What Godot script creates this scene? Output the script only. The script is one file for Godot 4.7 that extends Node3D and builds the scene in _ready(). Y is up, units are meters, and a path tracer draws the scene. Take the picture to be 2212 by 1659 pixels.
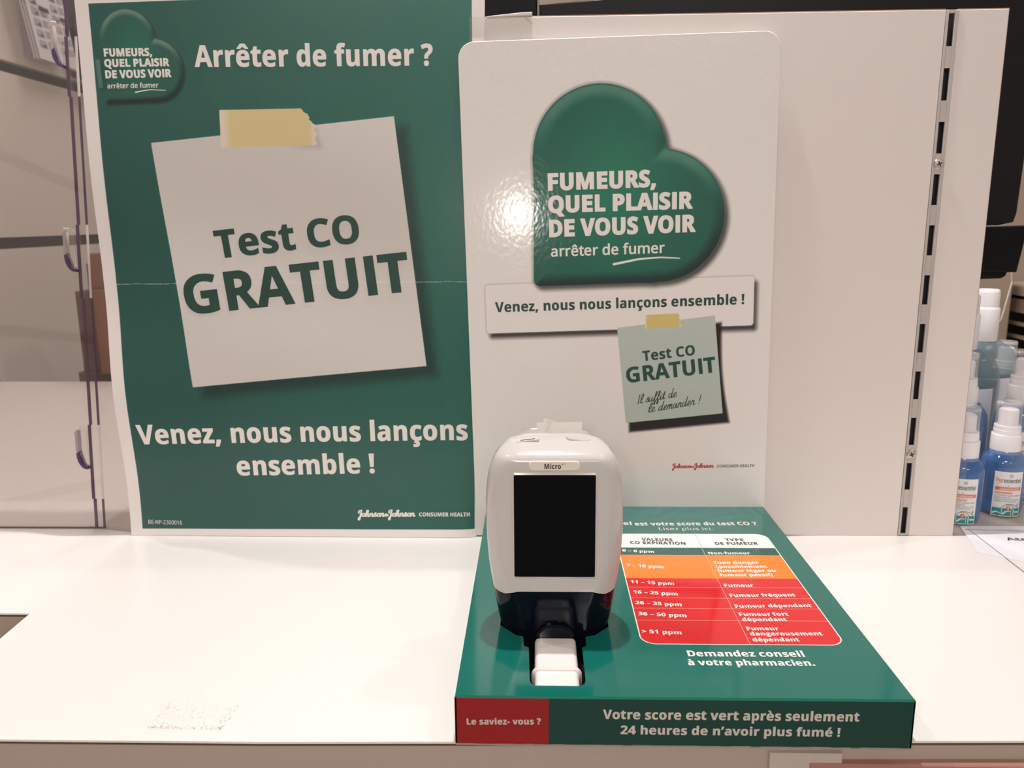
extends Node3D

# ---------------------------------------------------------------- helpers
var M := {}
var fonts := {}
var used := {}

func numbered(called: String) -> String:
	var n: int = used.get(called, 0)
	used[called] = n + 1
	return called if n == 0 else "%s_%03d" % [called, n]

func tag(o: Node3D, label: String, category: String, group := "") -> Node3D:
	o.set_meta("label", label)
	o.set_meta("category", category)
	if group != "":
		o.set_meta("group", group)
	return o

func thing(called: String, label: String, category: String, at := Vector3.ZERO, group := "") -> Node3D:
	var o := Node3D.new()
	o.name = numbered(called)
	add_child(o, true)
	o.position = at
	tag(o, label, category, group)
	return o

func start() -> SurfaceTool:
	var st := SurfaceTool.new()
	st.begin(Mesh.PRIMITIVE_TRIANGLES)
	st.set_smooth_group(-1)
	return st

func obj(called: String, st: SurfaceTool, m: Material, parent: Node3D = null) -> MeshInstance3D:
	st.generate_normals()
	return put(called, st.commit(), m, parent)

func put(called: String, mesh: Mesh, m: Material, parent: Node3D = null) -> MeshInstance3D:
	var o := MeshInstance3D.new()
	o.mesh = mesh
	o.material_override = m
	if parent == null:
		o.name = numbered(called)
		add_child(o, true)
	else:
		o.name = called
		parent.add_child(o, true)
	return o

func struct(called: String, st: SurfaceTool, m: Material, parent: Node3D = null) -> MeshInstance3D:
	var o := obj(called, st, m, parent)
	if parent == null:
		o.set_meta("kind", "structure")
	return o

func mat(c: Color, rough := 0.5, metal := 0.0, spec := 0.5) -> StandardMaterial3D:
	var m := StandardMaterial3D.new()
	m.albedo_color = c
	m.roughness = rough
	m.metallic = metal
	m.metallic_specular = spec
	return m

func clear(c: Color, alpha: float, rough := 0.02) -> StandardMaterial3D:
	var m := mat(Color(c.r, c.g, c.b, alpha), rough)
	m.transparency = BaseMaterial3D.TRANSPARENCY_ALPHA
	return m

func rgb(r: int, g: int, b: int) -> Color:
	return Color8(r, g, b)

# a triangle given counter-clockwise as seen from outside (Godot wants it clockwise)
func tri(st: SurfaceTool, a: Vector3, b: Vector3, c: Vector3) -> void:
	st.add_vertex(a)
	st.add_vertex(c)
	st.add_vertex(b)

func quad(st: SurfaceTool, a: Vector3, b: Vector3, c: Vector3, d: Vector3) -> void:
	tri(st, a, b, c)
	tri(st, a, c, d)

func tri_uv(st: SurfaceTool, p: Array, uv: Array) -> void:
	for k in [0, 2, 1]:
		st.set_uv(uv[k])
		st.add_vertex(p[k])

func rounded(w: float, h: float, r: float, n := 6) -> PackedVector2Array:
	var out := PackedVector2Array()
	for k in 4:
		var c := Vector2([1, -1, -1, 1][k] * (w / 2 - r), [1, 1, -1, -1][k] * (h / 2 - r))
		for i in n + 1:
			var a := PI / 2 * (k + float(i) / n)
			out.append(c + Vector2(cos(a), sin(a)) * r)
	return out

func inset(poly: PackedVector2Array, b: float) -> PackedVector2Array:
	var out := PackedVector2Array()
	var n := poly.size()
	for i in n:
		var p := poly[i]
		var d0 := (p - poly[(i + n - 1) % n]).normalized()
		var d1 := (poly[(i + 1) % n] - p).normalized()
		var nn := (Vector2(-d0.y, d0.x) + Vector2(-d1.y, d1.x))
		var l := nn.length()
		nn = nn / maxf(l, 1e-6)
		out.append(p + nn * b / maxf(0.4, l / 2.0))
	return out

# extrusion of a counter-clockwise outline along local z, chamfered at both ends
func prism(st: SurfaceTool, poly: PackedVector2Array, z0: float, z1: float, bevel := 0.0, t := Transform3D.IDENTITY, smooth := true) -> void:
	var rings := []
	var small := inset(poly, bevel) if bevel > 0.0 else poly
	if bevel > 0.0:
		rings = [[small, z0], [poly, z0 + bevel], [poly, z1 - bevel], [small, z1]]
	else:
		rings = [[poly, z0], [poly, z1]]
	var n := poly.size()
	for k in rings.size() - 1:
		st.set_smooth_group(k + 1 if smooth else -1)
		var a: PackedVector2Array = rings[k][0]
		var b: PackedVector2Array = rings[k + 1][0]
		for i in n:
			var j := (i + 1) % n
			quad(st, t * Vector3(a[i].x, a[i].y, rings[k][1]), t * Vector3(a[j].x, a[j].y, rings[k][1]), t * Vector3(b[j].x, b[j].y, rings[k + 1][1]), t * Vector3(b[i].x, b[i].y, rings[k + 1][1]))
	st.set_smooth_group(-1)
	var ix := Geometry2D.triangulate_polygon(small)
	for i in range(0, ix.size(), 3):
		var a := small[ix[i]]
		var b := small[ix[i + 1]]
		var c := small[ix[i + 2]]
		if (b - a).cross(c - a) < 0.0:
			var s := b
			b = c
			c = s
		tri(st, t * Vector3(a.x, a.y, z1), t * Vector3(b.x, b.y, z1), t * Vector3(c.x, c.y, z1))
		tri(st, t * Vector3(a.x, a.y, z0), t * Vector3(c.x, c.y, z0), t * Vector3(b.x, b.y, z0))

# chamfered box between two corners
func box(st: SurfaceTool, lo: Vector3, hi: Vector3, bevel := 0.0) -> void:
	var p := PackedVector2Array([Vector2(lo.x, lo.y), Vector2(hi.x, lo.y), Vector2(hi.x, hi.y), Vector2(lo.x, hi.y)])
	prism(st, p, lo.z, hi.z, bevel, Transform3D.IDENTITY, false)

# profile [radius, height, radius, height ...] turned about y
func lathe(st: SurfaceTool, pr: Array, at := Vector3.ZERO, seg := 40, hard := false, sx := 1.0) -> void:
	for k in range(0, pr.size() - 2, 2):
		st.set_smooth_group((k / 2 + 1) if hard else 1)
		for i in seg:
			var a := TAU * i / seg
			var b := TAU * (i + 1) / seg
			var p := []
			for q in [[a, k], [b, k], [b, k + 2], [a, k + 2]]:
				p.append(at + Vector3(sin(q[0]) * pr[q[1]] * sx, pr[q[1] + 1], cos(q[0]) * pr[q[1]]))
			if pr[k] > 1e-7:
				tri(st, p[0], p[1], p[2])
			if pr[k + 2] > 1e-7:
				tri(st, p[0], p[2], p[3])
	st.set_smooth_group(-1)

func tube(st: SurfaceTool, pts: Array, r: float, seg := 8) -> void:
	st.set_smooth_group(1)
	for k in pts.size() - 1:
		var d: Vector3 = (pts[k + 1] - pts[k]).normalized()
		var u := d.cross(Vector3(0.31, 0.2, 0.93)).normalized()
		var v := d.cross(u)
		for i in seg:
			var a := TAU * i / seg
			var b := TAU * (i + 1) / seg
			var ea := (u * cos(a) + v * sin(a)) * r
			var eb := (u * cos(b) + v * sin(b)) * r
			quad(st, pts[k] + ea, pts[k] + eb, pts[k + 1] + eb, pts[k + 1] + ea)
	st.set_smooth_group(-1)

# ---------------------------------------------------------------- lettering
func make_fonts() -> void:
	# name: weight, and how far the outlines are thickened (share of a capital's height)
	for spec in [["B", 700, 0.017], ["R", 400, 0.026], ["K", 700, 0.042], ["L", 400, 0.0]]:
		var f := SystemFont.new()
		f.font_names = PackedStringArray(["Droid Sans"])
		f.font_weight = spec[1]
		var h := glyphs("H", f)
		var lo := INF
		var hi := -INF
		for p in h:
			lo = minf(lo, p.y)
			hi = maxf(hi, p.y)
		fonts[spec[0]] = [f, lo, hi - lo, spec[2] * (hi - lo)]

# triangles of outlines (counter-clockwise) with holes (counter-clockwise as well): cut into upright slabs through the holes
func solid(outs: Array, holes: Array) -> PackedVector2Array:
	var out := PackedVector2Array()
	for o: PackedVector2Array in outs:
		var mine := []
		var cuts := []
		for h: PackedVector2Array in holes:
			if h.size() > 2 and Geometry2D.is_point_in_polygon(h[0], o):
				mine.append(h)
				var mid := 0.0
				for p in h:
					mid += p.x / h.size()
				cuts.append(mid)
		var pieces := [o]
		if mine.size():
			cuts.sort()
			cuts = [-1e6] + cuts + [1e6]
			pieces = []
			for i in cuts.size() - 1:
				if cuts[i + 1] - cuts[i] < 1e-3:
					continue
				var slab := PackedVector2Array([Vector2(cuts[i], -1e6), Vector2(cuts[i + 1], -1e6), Vector2(cuts[i + 1], 1e6), Vector2(cuts[i], 1e6)])
				var part := Geometry2D.intersect_polygons(o, slab)
				for h in mine:
					var next: Array[PackedVector2Array] = []
					for p in part:
						next.append_array(Geometry2D.clip_polygons(p, h))
					part = next
				pieces.append_array(part)
		for p: PackedVector2Array in pieces:
			if p.size() > 2 and not Geometry2D.is_polygon_clockwise(p):
				for i in Geometry2D.triangulate_polygon(p):
					out.append(p[i])
	return out

func add_to(outs: Array, holes: Array, p: PackedVector2Array) -> Array:
	var left := []
	for h in holes:
		for q in Geometry2D.clip_polygons(h, p):
			if not Geometry2D.is_polygon_clockwise(q):
				left.append(q)
	var rest := []
	var now := p
	for o in outs:
		var whole := []
		var gaps := []
		for q in Geometry2D.merge_polygons(o, now):
			if Geometry2D.is_polygon_clockwise(q):
				q.reverse()
				gaps.append(q)
			else:
				whole.append(q)
		if whole.size() == 1:
			now = whole[0]
			left.append_array(gaps)
		else:
			rest.append(o)
	rest.append(now)
	return [rest, left]

# glyphs with their outlines moved outwards by w
func thicker(g: PackedVector2Array, w: float) -> PackedVector2Array:
	const K := 400.0
	var after := {}
	for i in range(0, g.size(), 3):
		var t := [g[i], g[i + 1], g[i + 2]]
		if (t[1] - t[0]).cross(t[2] - t[0]) < 0.0:
			t.reverse()
		for k in 3:
			var a := Vector2i((t[k] * 10000.0).round())
			var b := Vector2i((t[(k + 1) % 3] * 10000.0).round())
			if a == b:
				continue
			if after.has(b) and after[b].has(a):
				after[b].erase(a)
			else:
				if not after.has(a):
					after[a] = []
				after[a].append(b)
	var outs := []
	var holes := []
	for a in after.keys():
		while after[a].size():
			var loop := PackedVector2Array()
			var at: Vector2i = a
			while after.has(at) and after[at].size():
				loop.append(Vector2(at) / 10000.0 * K)
				at = after[at].pop_back()
			if loop.size() < 3:
				continue
			if Geometry2D.is_polygon_clockwise(loop):
				loop.reverse()
				for q in Geometry2D.offset_polygon(loop, -w * K, Geometry2D.JOIN_MITER):
					holes.append(q)
			else:
				for q in Geometry2D.offset_polygon(loop, w * K, Geometry2D.JOIN_MITER):
					outs.append(q)
	# letters that now touch become one outline
	var done := []
	for o in outs:
		var r := add_to(done, [], o)
		done = r[0]
		holes.append_array(r[1])
	var out := solid(done, holes)
	for i in out.size():
		out[i] /= K
	return out

func glyphs(s: String, f: Font) -> PackedVector2Array:
	var tm := TextMesh.new()
	tm.font = f
	tm.font_size = 96
	tm.pixel_size = 0.01
	tm.depth = 0.0
	tm.curve_step = 1.5
	tm.text = s
	var ar := tm.get_mesh_arrays()
	var v: PackedVector3Array = ar[Mesh.ARRAY_VERTEX]
	var ix: PackedInt32Array = ar[Mesh.ARRAY_INDEX]
	var out := PackedVector2Array()
	for i in ix:
		out.append(Vector2(v[i].x, v[i].y))
	return out

# handwriting: strokes in units of the x-height, each a list x, y, x, y ...
const HAND := {
	"l": [0.45, [0.0, 0.2, 0.35, 1.1, 0.42, 1.85, 0.27, 1.95, 0.12, 1.2, 0.1, 0.3, 0.25, 0.0, 0.5, 0.2]],
	"e": [0.55, [0.0, 0.3, 0.35, 0.55, 0.4, 0.92, 0.22, 0.97, 0.1, 0.45, 0.2, 0.03, 0.4, 0.03, 0.6, 0.25]],
	"d": [0.75, [0.5, 0.85, 0.25, 0.95, 0.05, 0.55, 0.12, 0.05, 0.35, 0.15, 0.52, 0.8, 0.62, 2.0], [0.53, 0.9, 0.5, 0.1, 0.62, 0.0, 0.8, 0.2]],
	"m": [0.82, [0.0, 0.0, 0.1, 0.95], [0.05, 0.5, 0.25, 0.95, 0.36, 0.88, 0.34, 0.0], [0.34, 0.5, 0.5, 0.95, 0.63, 0.88, 0.6, 0.1, 0.7, 0.0, 0.85, 0.2]],
	"a": [0.75, [0.5, 0.85, 0.25, 0.95, 0.05, 0.5, 0.13, 0.03, 0.35, 0.15, 0.52, 0.9], [0.52, 0.9, 0.5, 0.1, 0.62, 0.0, 0.8, 0.2]],
	"n": [0.6, [0.0, 0.0, 0.1, 0.95], [0.05, 0.5, 0.28, 0.95, 0.4, 0.86, 0.38, 0.1, 0.48, 0.0, 0.64, 0.2]],
	"r": [0.6, [0.0, 0.2, 0.2, 1.05, 0.24, 0.82, 0.42, 0.85, 0.38, 0.1, 0.5, 0.0, 0.66, 0.2]],
	"s": [0.5, [-0.05, 0.1, 0.28, 1.1, 0.24, 0.75, 0.36, 0.35, 0.22, 0.0, 0.02, 0.12], [0.25, 0.0, 0.5, 0.2]],
	"u": [0.68, [0.0, 0.9, 0.0, 0.15, 0.15, 0.0, 0.35, 0.3, 0.42, 0.9], [0.42, 0.9, 0.42, 0.1, 0.55, 0.0, 0.7, 0.2]],
	"f": [0.48, [0.0, 0.3, 0.35, 1.2, 0.42, 1.85, 0.28, 1.9, 0.17, 1.0, 0.1, -0.65, 0.24, -0.7, 0.3, 0.0, 0.5, 0.25]],
	"i": [0.42, [0.0, 0.2, 0.15, 0.9, 0.13, 0.1, 0.25, 0.0, 0.44, 0.2], [0.24, 1.3, 0.26, 1.4]],
	"t": [0.44, [0.0, 0.2, 0.24, 1.65, 0.15, 0.15, 0.25, 0.0, 0.46, 0.2], [0.0, 1.05, 0.42, 1.1]],
	"I": [0.4, [0.2, 1.9, 0.1, 0.0]],
	"!": [0.3, [0.2, 1.9, 0.12, 0.55], [0.08, 0.12, 0.08, 0.02]],
	"J": [0.6, [0.5, 1.85, 0.2, 1.8, 0.05, 1.3, 0.16, 0.95], [0.46, 1.9, 0.4, 0.6, 0.26, -0.9, 0.1, -0.85, 0.18, -0.2, 0.6, 0.3]],
	"o": [0.55, [0.3, 0.95, 0.1, 0.8, 0.05, 0.3, 0.2, 0.0, 0.42, 0.25, 0.42, 0.75, 0.3, 0.95, 0.58, 0.8]],
	"h": [0.62, [0.0, 0.2, 0.3, 1.2, 0.35, 1.75, 0.2, 1.8, 0.1, 1.0, 0.05, 0.0], [0.06, 0.4, 0.25, 0.95, 0.38, 0.85, 0.36, 0.1, 0.48, 0.0, 0.64, 0.2]],
	"&": [0.6, [0.0, 0.3, 0.35, 0.6, 0.2, 0.75, 0.12, 0.3, 0.4, 0.1, 0.55, 0.5]],
	" ": [0.5],
}

func ribbon(out: PackedVector2Array, pts: Array, w0: float, w1 := -1.0) -> void:
	var fine := smooth_path(pts)
	if w1 < 0.0:
		out.append_array(strokes([fine], w0))
		return
	var n := fine.size()
	var side := PackedVector2Array()
	var back := PackedVector2Array()
	for i in n:
		var d := (fine[mini(i + 1, n - 1)] - fine[maxi(i - 1, 0)]).normalized()
		var s := Vector2(-d.y, d.x) * lerpf(w0, w1, float(i) / (n - 1)) / 2.0
		side.append(fine[i] - s)
		back.append(fine[i] + s)
	back.reverse()
	side.append(fine[n - 1] + (fine[n - 1] - fine[n - 2]).normalized() * w1 / 2.0)
	side.append_array(back)
	var d0 := (fine[0] - fine[1]).normalized()
	var s0 := Vector2(-d0.y, d0.x) * w0 / 2.0
	for k in range(1, 6):
		side.append(fine[0] - s0 * cos(PI * k / 6.0) + d0 * sin(PI * k / 6.0) * w0 / 2.0)
	for i in Geometry2D.triangulate_polygon(side):
		out.append(side[i])

# round-ended strokes of one width, joined into one shape
func strokes(paths: Array, w: float) -> PackedVector2Array:
	var k := 60.0 / w
	var outs := []
	var holes := []
	for path: PackedVector2Array in paths:
		var big := PackedVector2Array()
		for p in path:
			big.append(p * k)
		var whole := []
		var gaps := []
		for q in Geometry2D.offset_polyline(big, w * k / 2.0, Geometry2D.JOIN_ROUND, Geometry2D.END_ROUND):
			if Geometry2D.is_polygon_clockwise(q):
				q.reverse()
				gaps.append(q)
			else:
				whole.append(q)
		for q in whole:
			var r := add_to(outs, holes, q)
			outs = r[0]
			holes = r[1]
		holes.append_array(gaps)
	var out := solid(outs, holes)
	for i in out.size():
		out[i] /= k
	return out

func smooth_path(pts: Array) -> PackedVector2Array:
	var c := Curve2D.new()
	for i in pts.size():
		var p: Vector2 = pts[i]
		var a: Vector2 = pts[maxi(i - 1, 0)]
		var b: Vector2 = pts[mini(i + 1, pts.size() - 1)]
		c.add_point(p, -(b - a) / 6.0, (b - a) / 6.0)
	return c.tessellate(3, 6.0)

func hand(s: String, slant: float, w: float) -> PackedVector2Array:
	var paths := []
	var x := 0.0
	for ch in s:
		var g: Array = HAND[ch]
		for k in range(1, g.size()):
			var pts := []
			for i in range(0, g[k].size(), 2):
				pts.append(Vector2(x + g[k][i] + slant * g[k][i + 1], g[k][i + 1]))
			paths.append(smooth_path(pts))
		x += g[0]
	return strokes(paths, w)

# a line of lettering laid between two ends of its baseline (surface millimetres), cap = height of a capital
func line_of(s: String, f: String, ax: float, ay: float, bx: float, by: float, cap: float) -> PackedVector2Array:
	var g: PackedVector2Array
	var base := 0.0
	var unit := 1.0
	if f == "S":
		g = hand("Johnson&Johnson" if s == "JJ" else s, 0.05 if s == "JJ" else 0.22, 0.25 if s == "JJ" else 0.14)
	else:
		var caps := s == s.to_upper() and f != "L"
		g = glyphs(s.replace("I", "l") if caps else s, fonts[f][0])
		base = fonts[f][1]
		unit = fonts[f][2]
		if caps:
			for i in g.size():
				if g[i].y > base + unit * 1.03:
					var accent := false
					for ch in "ÀÉÈÊËÇ":
						accent = accent or s.contains(ch)
					if not accent:
						g[i].y = base + unit
		if fonts[f][3] > 0.0:
			g = thicker(g, fonts[f][3])
	var lo := INF
	var hi := -INF
	for p in g:
		lo = minf(lo, p.x)
		hi = maxf(hi, p.x)
	var ex := Vector2(bx - ax, by - ay)
	var ey := Vector2(-ex.y, ex.x).normalized() * cap
	var out := PackedVector2Array()
	for p in g:
		out.append(Vector2(ax, ay) + ex * (p.x - lo) / (hi - lo) + ey * (p.y - base) / unit)
	return out

func finer(tris: PackedVector2Array, most: float) -> PackedVector2Array:
	var out := PackedVector2Array()
	var todo := tris
	while todo.size():
		var next := PackedVector2Array()
		for i in range(0, todo.size(), 3):
			var a := todo[i]
			var b := todo[i + 1]
			var c := todo[i + 2]
			var ab := a.distance_to(b)
			var bc := b.distance_to(c)
			var ca := c.distance_to(a)
			if maxf(ab, maxf(bc, ca)) <= most:
				out.append_array(PackedVector2Array([a, b, c]))
			elif ab >= bc and ab >= ca:
				next.append_array(PackedVector2Array([a, (a + b) / 2, c, (a + b) / 2, b, c]))
			elif bc >= ca:
				next.append_array(PackedVector2Array([a, b, (b + c) / 2, a, (b + c) / 2, c]))
			else:
				next.append_array(PackedVector2Array([a, b, (c + a) / 2, b, c, (c + a) / 2]))
		todo = next
	return out

func flat(called: String, tris: PackedVector2Array, on: Callable, m: Material, parent: Node3D, most := 0.0) -> MeshInstance3D:
	var st := start()
	if most > 0.0:
		tris = finer(tris, most)
	for i in range(0, tris.size(), 3):
		var a := tris[i]
		var b := tris[i + 1]
		var c := tris[i + 2]
		if absf((b - a).cross(c - a)) < 1e-9:
			continue
		if (b - a).cross(c - a) < 0.0:
			var s := b
			b = c
			c = s
		tri(st, on.call(a.x, a.y), on.call(b.x, b.y), on.call(c.x, c.y))
	return obj(called, st, m, parent)

func lines(called: String, items: Array, on: Callable, m: Material, parent: Node3D, most := 0.0) -> MeshInstance3D:
	var all := PackedVector2Array()
	for i in items:
		all.append_array(line_of(i[0], i[1], i[2], i[3], i[4], i[5], i[6]))
	return flat(called, all, on, m, parent, most)

func fan(poly: Array) -> PackedVector2Array:
	var p := PackedVector2Array(poly)
	var out := PackedVector2Array()
	for i in Geometry2D.triangulate_polygon(p):
		out.append(p[i])
	return out

# ---------------------------------------------------------------- print (flat artwork), all in surface millimetres
func quad_sdf(p: Vector2, q: Array) -> float:
	var d := -INF
	for i in 4:
		var a: Vector2 = q[i]
		var b: Vector2 = q[(i + 1) % 4]
		var e := (b - a).normalized()
		d = maxf(d, (p - a).dot(Vector2(e.y, -e.x)))
	if d > 0.0 and d < 20.0:
		d = INF
		for i in 4:
			d = minf(d, p.distance_squared_to(Geometry2D.get_closest_point_to_segment(p, q[i], q[(i + 1) % 4])))
		return sqrt(d)
	return d

func soft_min(a: float, b: float, k: float) -> float:
	var h := maxf(k - absf(a - b), 0.0) / k
	return minf(a, b) - h * h * k / 4.0

func heart_sdf(p: Vector2) -> float:
	var d1 := p.distance_to(Vector2(48.6, 313.0)) - 50.8
	var d2 := p.distance_to(Vector2(95.0, 265.2)) - 50.8
	var q := (p - Vector2(46.6, 262.6 + (p.x + 1.0) * 0.0285)).abs() - Vector2(48.6 - 5.0, 51.0 - 5.0)
	var d3 := Vector2(maxf(q.x, 0), maxf(q.y, 0)).length() + minf(maxf(q.x, q.y), 0.0) - 5.0
	return soft_min(soft_min(d1, d2, 5.0), d3, 3.0)

func step(a: float, b: float, x: float) -> float:
	return smoothstep(a, b, x)

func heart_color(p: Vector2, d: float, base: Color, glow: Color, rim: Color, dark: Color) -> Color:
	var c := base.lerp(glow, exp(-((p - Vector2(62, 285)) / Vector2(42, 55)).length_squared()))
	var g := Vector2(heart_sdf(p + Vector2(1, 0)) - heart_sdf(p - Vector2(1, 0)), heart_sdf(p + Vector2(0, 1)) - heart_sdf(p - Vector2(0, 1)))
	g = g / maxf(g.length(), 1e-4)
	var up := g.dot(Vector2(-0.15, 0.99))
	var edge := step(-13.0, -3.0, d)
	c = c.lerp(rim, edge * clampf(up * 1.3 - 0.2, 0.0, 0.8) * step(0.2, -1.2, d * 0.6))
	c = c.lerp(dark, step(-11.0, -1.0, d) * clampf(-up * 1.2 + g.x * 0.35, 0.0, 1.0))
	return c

# the display card's artwork: x -62 .. 196, y -4 .. 400
func board_print() -> ImageTexture:
	var k := 3.4
	var x0 := -62.0
	var y1 := 400.0
	var im := Image.create(int(258 * k), int(404 * k), false, Image.FORMAT_RGB8)
	var paper := rgb(229, 224, 219)
	im.fill(paper)
	var strip := [Vector2(-37.6, 176.5), Vector2(169.9, 182.0), Vector2(169.0, 216.2), Vector2(-38.3, 210.6)]
	var note := [Vector2(72.9, 99.6), Vector2(151.4, 107.6), Vector2(141.8, 187.7), Vector2(64.5, 178.1)]
	var shade := [Vector2(76, 92), Vector2(157, 100), Vector2(147, 182), Vector2(72, 172)]
	var tape := [Vector2(86.6, 177.3), Vector2(115.9, 178.5), Vector2(112.8, 189.5), Vector2(86.8, 188.4)]
	for j in range(int((y1 - 372) * k), int((y1 - 84) * k)):
		for i in range(int((-50 - x0) * k), int((186 - x0) * k)):
			var p := Vector2(x0 + (i + 0.5) / k, y1 - (j + 0.5) / k)
			var c := paper
			if p.y < 232.0:
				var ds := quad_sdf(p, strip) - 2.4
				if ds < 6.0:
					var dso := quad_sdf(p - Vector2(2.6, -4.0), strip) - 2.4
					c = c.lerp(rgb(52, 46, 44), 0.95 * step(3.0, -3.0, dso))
					c = c.lerp(rgb(160, 150, 146), 0.45 * step(1.6, 0.0, ds))
					c = c.lerp(rgb(231, 225, 221), step(0.15, -0.15, ds))
				elif ds < 14.0:
					var dso2 := quad_sdf(p - Vector2(2.6, -4.0), strip) - 2.4
					c = c.lerp(rgb(52, 46, 44), 0.95 * step(3.0, -3.0, dso2))
			var d := heart_sdf(p)
			if d < 10.0:
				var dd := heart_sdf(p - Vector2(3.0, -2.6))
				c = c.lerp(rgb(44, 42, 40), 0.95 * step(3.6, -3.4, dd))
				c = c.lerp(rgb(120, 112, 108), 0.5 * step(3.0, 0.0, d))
				if d < 0.2:
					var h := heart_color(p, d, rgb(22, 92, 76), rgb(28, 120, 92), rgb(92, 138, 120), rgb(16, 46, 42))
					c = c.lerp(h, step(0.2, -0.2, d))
			if p.y < 196.0 and p.x > 56.0:
				var bend := 2.5 * sin(clampf((p.y - 100) / 80.0, 0, 1) * PI)
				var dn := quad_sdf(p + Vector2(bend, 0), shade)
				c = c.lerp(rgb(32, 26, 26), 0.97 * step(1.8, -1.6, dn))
				var dq := quad_sdf(p, note)
				c = c.lerp(rgb(174, 188, 178).lerp(rgb(184, 194, 188), (p.y - 100) / 90.0), step(0.15, -0.15, dq))
				var wob := 0.5 * sin(p.y * 1.7) + 0.3 * sin(p.y * 4.1)
				var dt := quad_sdf(p + Vector2(wob if p.x > 108 else 0.0, 0), tape)
				c = c.lerp(rgb(208, 190, 118).lerp(rgb(222, 208, 168), step(2.6, 0.6, minf(p.x - 86.4, 115.6 - p.x))), step(0.2, -0.2, dt))
			im.set_pixel(i, j, c)
	return ImageTexture.create_from_image(im)

# the poster's artwork: x -352 .. -34, y -4 .. 438
func poster_print() -> ImageTexture:
	var k := 2.6
	var x0 := -352.0
	var y1 := 438.0
	var im := Image.create(int(318 * k), int(442 * k), false, Image.FORMAT_RGB8)
	var paper := rgb(232, 224, 220)
	im.fill(paper)
	var green := [Vector2(-338.9, 6.3), Vector2(-53.2, 7.2), Vector2(-47.9, 432.0), Vector2(-338.6, 426.6)]
	var note := [Vector2(-283.3, 130.5), Vector2(-90.2, 146.9), Vector2(-109.5, 342.5), Vector2(-299.5, 324.6)]
	var shade := [Vector2(-275, 122), Vector2(-82, 139), Vector2(-101, 334), Vector2(-290, 316)]
	var tape := [Vector2(-245.2, 320.8), Vector2(-171.5, 321.5), Vector2(-180.5, 349.0), Vector2(-244.5, 348.6)]
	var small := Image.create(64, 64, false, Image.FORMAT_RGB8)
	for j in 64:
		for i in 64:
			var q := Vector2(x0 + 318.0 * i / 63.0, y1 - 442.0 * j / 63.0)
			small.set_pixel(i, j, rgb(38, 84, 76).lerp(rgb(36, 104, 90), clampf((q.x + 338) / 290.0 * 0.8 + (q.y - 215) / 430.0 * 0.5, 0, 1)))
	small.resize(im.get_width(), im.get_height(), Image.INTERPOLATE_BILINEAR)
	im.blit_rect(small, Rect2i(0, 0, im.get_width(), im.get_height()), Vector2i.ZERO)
	for j in im.get_height():
		var y := y1 - (j + 0.5) / k
		for i in im.get_width():
			var x := x0 + (i + 0.5) / k
			if x > -336.5 and x < -55.5 and y > 9.0 and y < 425.0:
				if (y > 362.0 and (x > -255.0 or false)) or y < 110.0:
					continue
				if y < 348.0 and (y > 218.0 or y < 213.0) and (x < -303.0 or x > -62.0):
					continue
			var p := Vector2(x, y)
			var dg := quad_sdf(p, green)
			if dg > 0.2:
				im.set_pixel(i, j, paper)
				continue
			var c := paper.lerp(im.get_pixel(i, j), step(0.2, -0.2, dg))
			var hp := Vector2((p.x + 333.0) / 0.4255 - 2.7, (p.y - 354.1) / 0.45 + 211.5)
			if hp.x < 175 and hp.y > 190:
				var d := heart_sdf(hp)
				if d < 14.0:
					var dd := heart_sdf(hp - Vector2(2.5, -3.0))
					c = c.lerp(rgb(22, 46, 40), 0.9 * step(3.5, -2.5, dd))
					if d < 0.4:
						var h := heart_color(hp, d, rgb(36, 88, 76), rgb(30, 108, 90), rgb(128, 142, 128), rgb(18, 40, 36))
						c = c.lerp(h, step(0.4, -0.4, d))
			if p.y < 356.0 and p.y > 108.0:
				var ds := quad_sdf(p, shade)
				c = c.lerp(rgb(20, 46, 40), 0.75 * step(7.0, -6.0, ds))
				var dn := quad_sdf(p, note)
				var w := rgb(214, 209, 204).lerp(rgb(204, 197, 191), 0.5 + 0.5 * sin(p.y * 0.035 + p.x * 0.012))
				c = c.lerp(w, step(0.2, -0.2, dn))
				if dn < -2.0:
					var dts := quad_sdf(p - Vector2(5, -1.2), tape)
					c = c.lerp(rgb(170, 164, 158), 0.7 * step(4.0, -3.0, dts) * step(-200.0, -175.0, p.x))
				var wob := 0.8 * sin(p.y * 0.9) + 0.4 * sin(p.y * 2.3) + 4.5 * sin(clampf((p.y - 321) / 28.0, 0, 1) * PI)
				var dt := quad_sdf(p - Vector2(wob if p.x > -195 else 0.0, 0), tape)
				var ends := step(9.0, 3.0, minf(p.x + 245.0, -168.0 - p.x))
				c = c.lerp(rgb(212, 194, 142).lerp(rgb(222, 208, 186), ends), step(0.25, -0.25, dt))
			var fold := absf(p.y - 215.4 + 0.15 * sin(p.x * 0.2))
			if fold < 0.35:
				c = c.lerp(rgb(235, 230, 226), 0.42 + 0.14 * sin(p.x * 1.3) * sin(p.x * 0.37))
			im.set_pixel(i, j, c)
	return ImageTexture.create_from_image(im)

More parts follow.
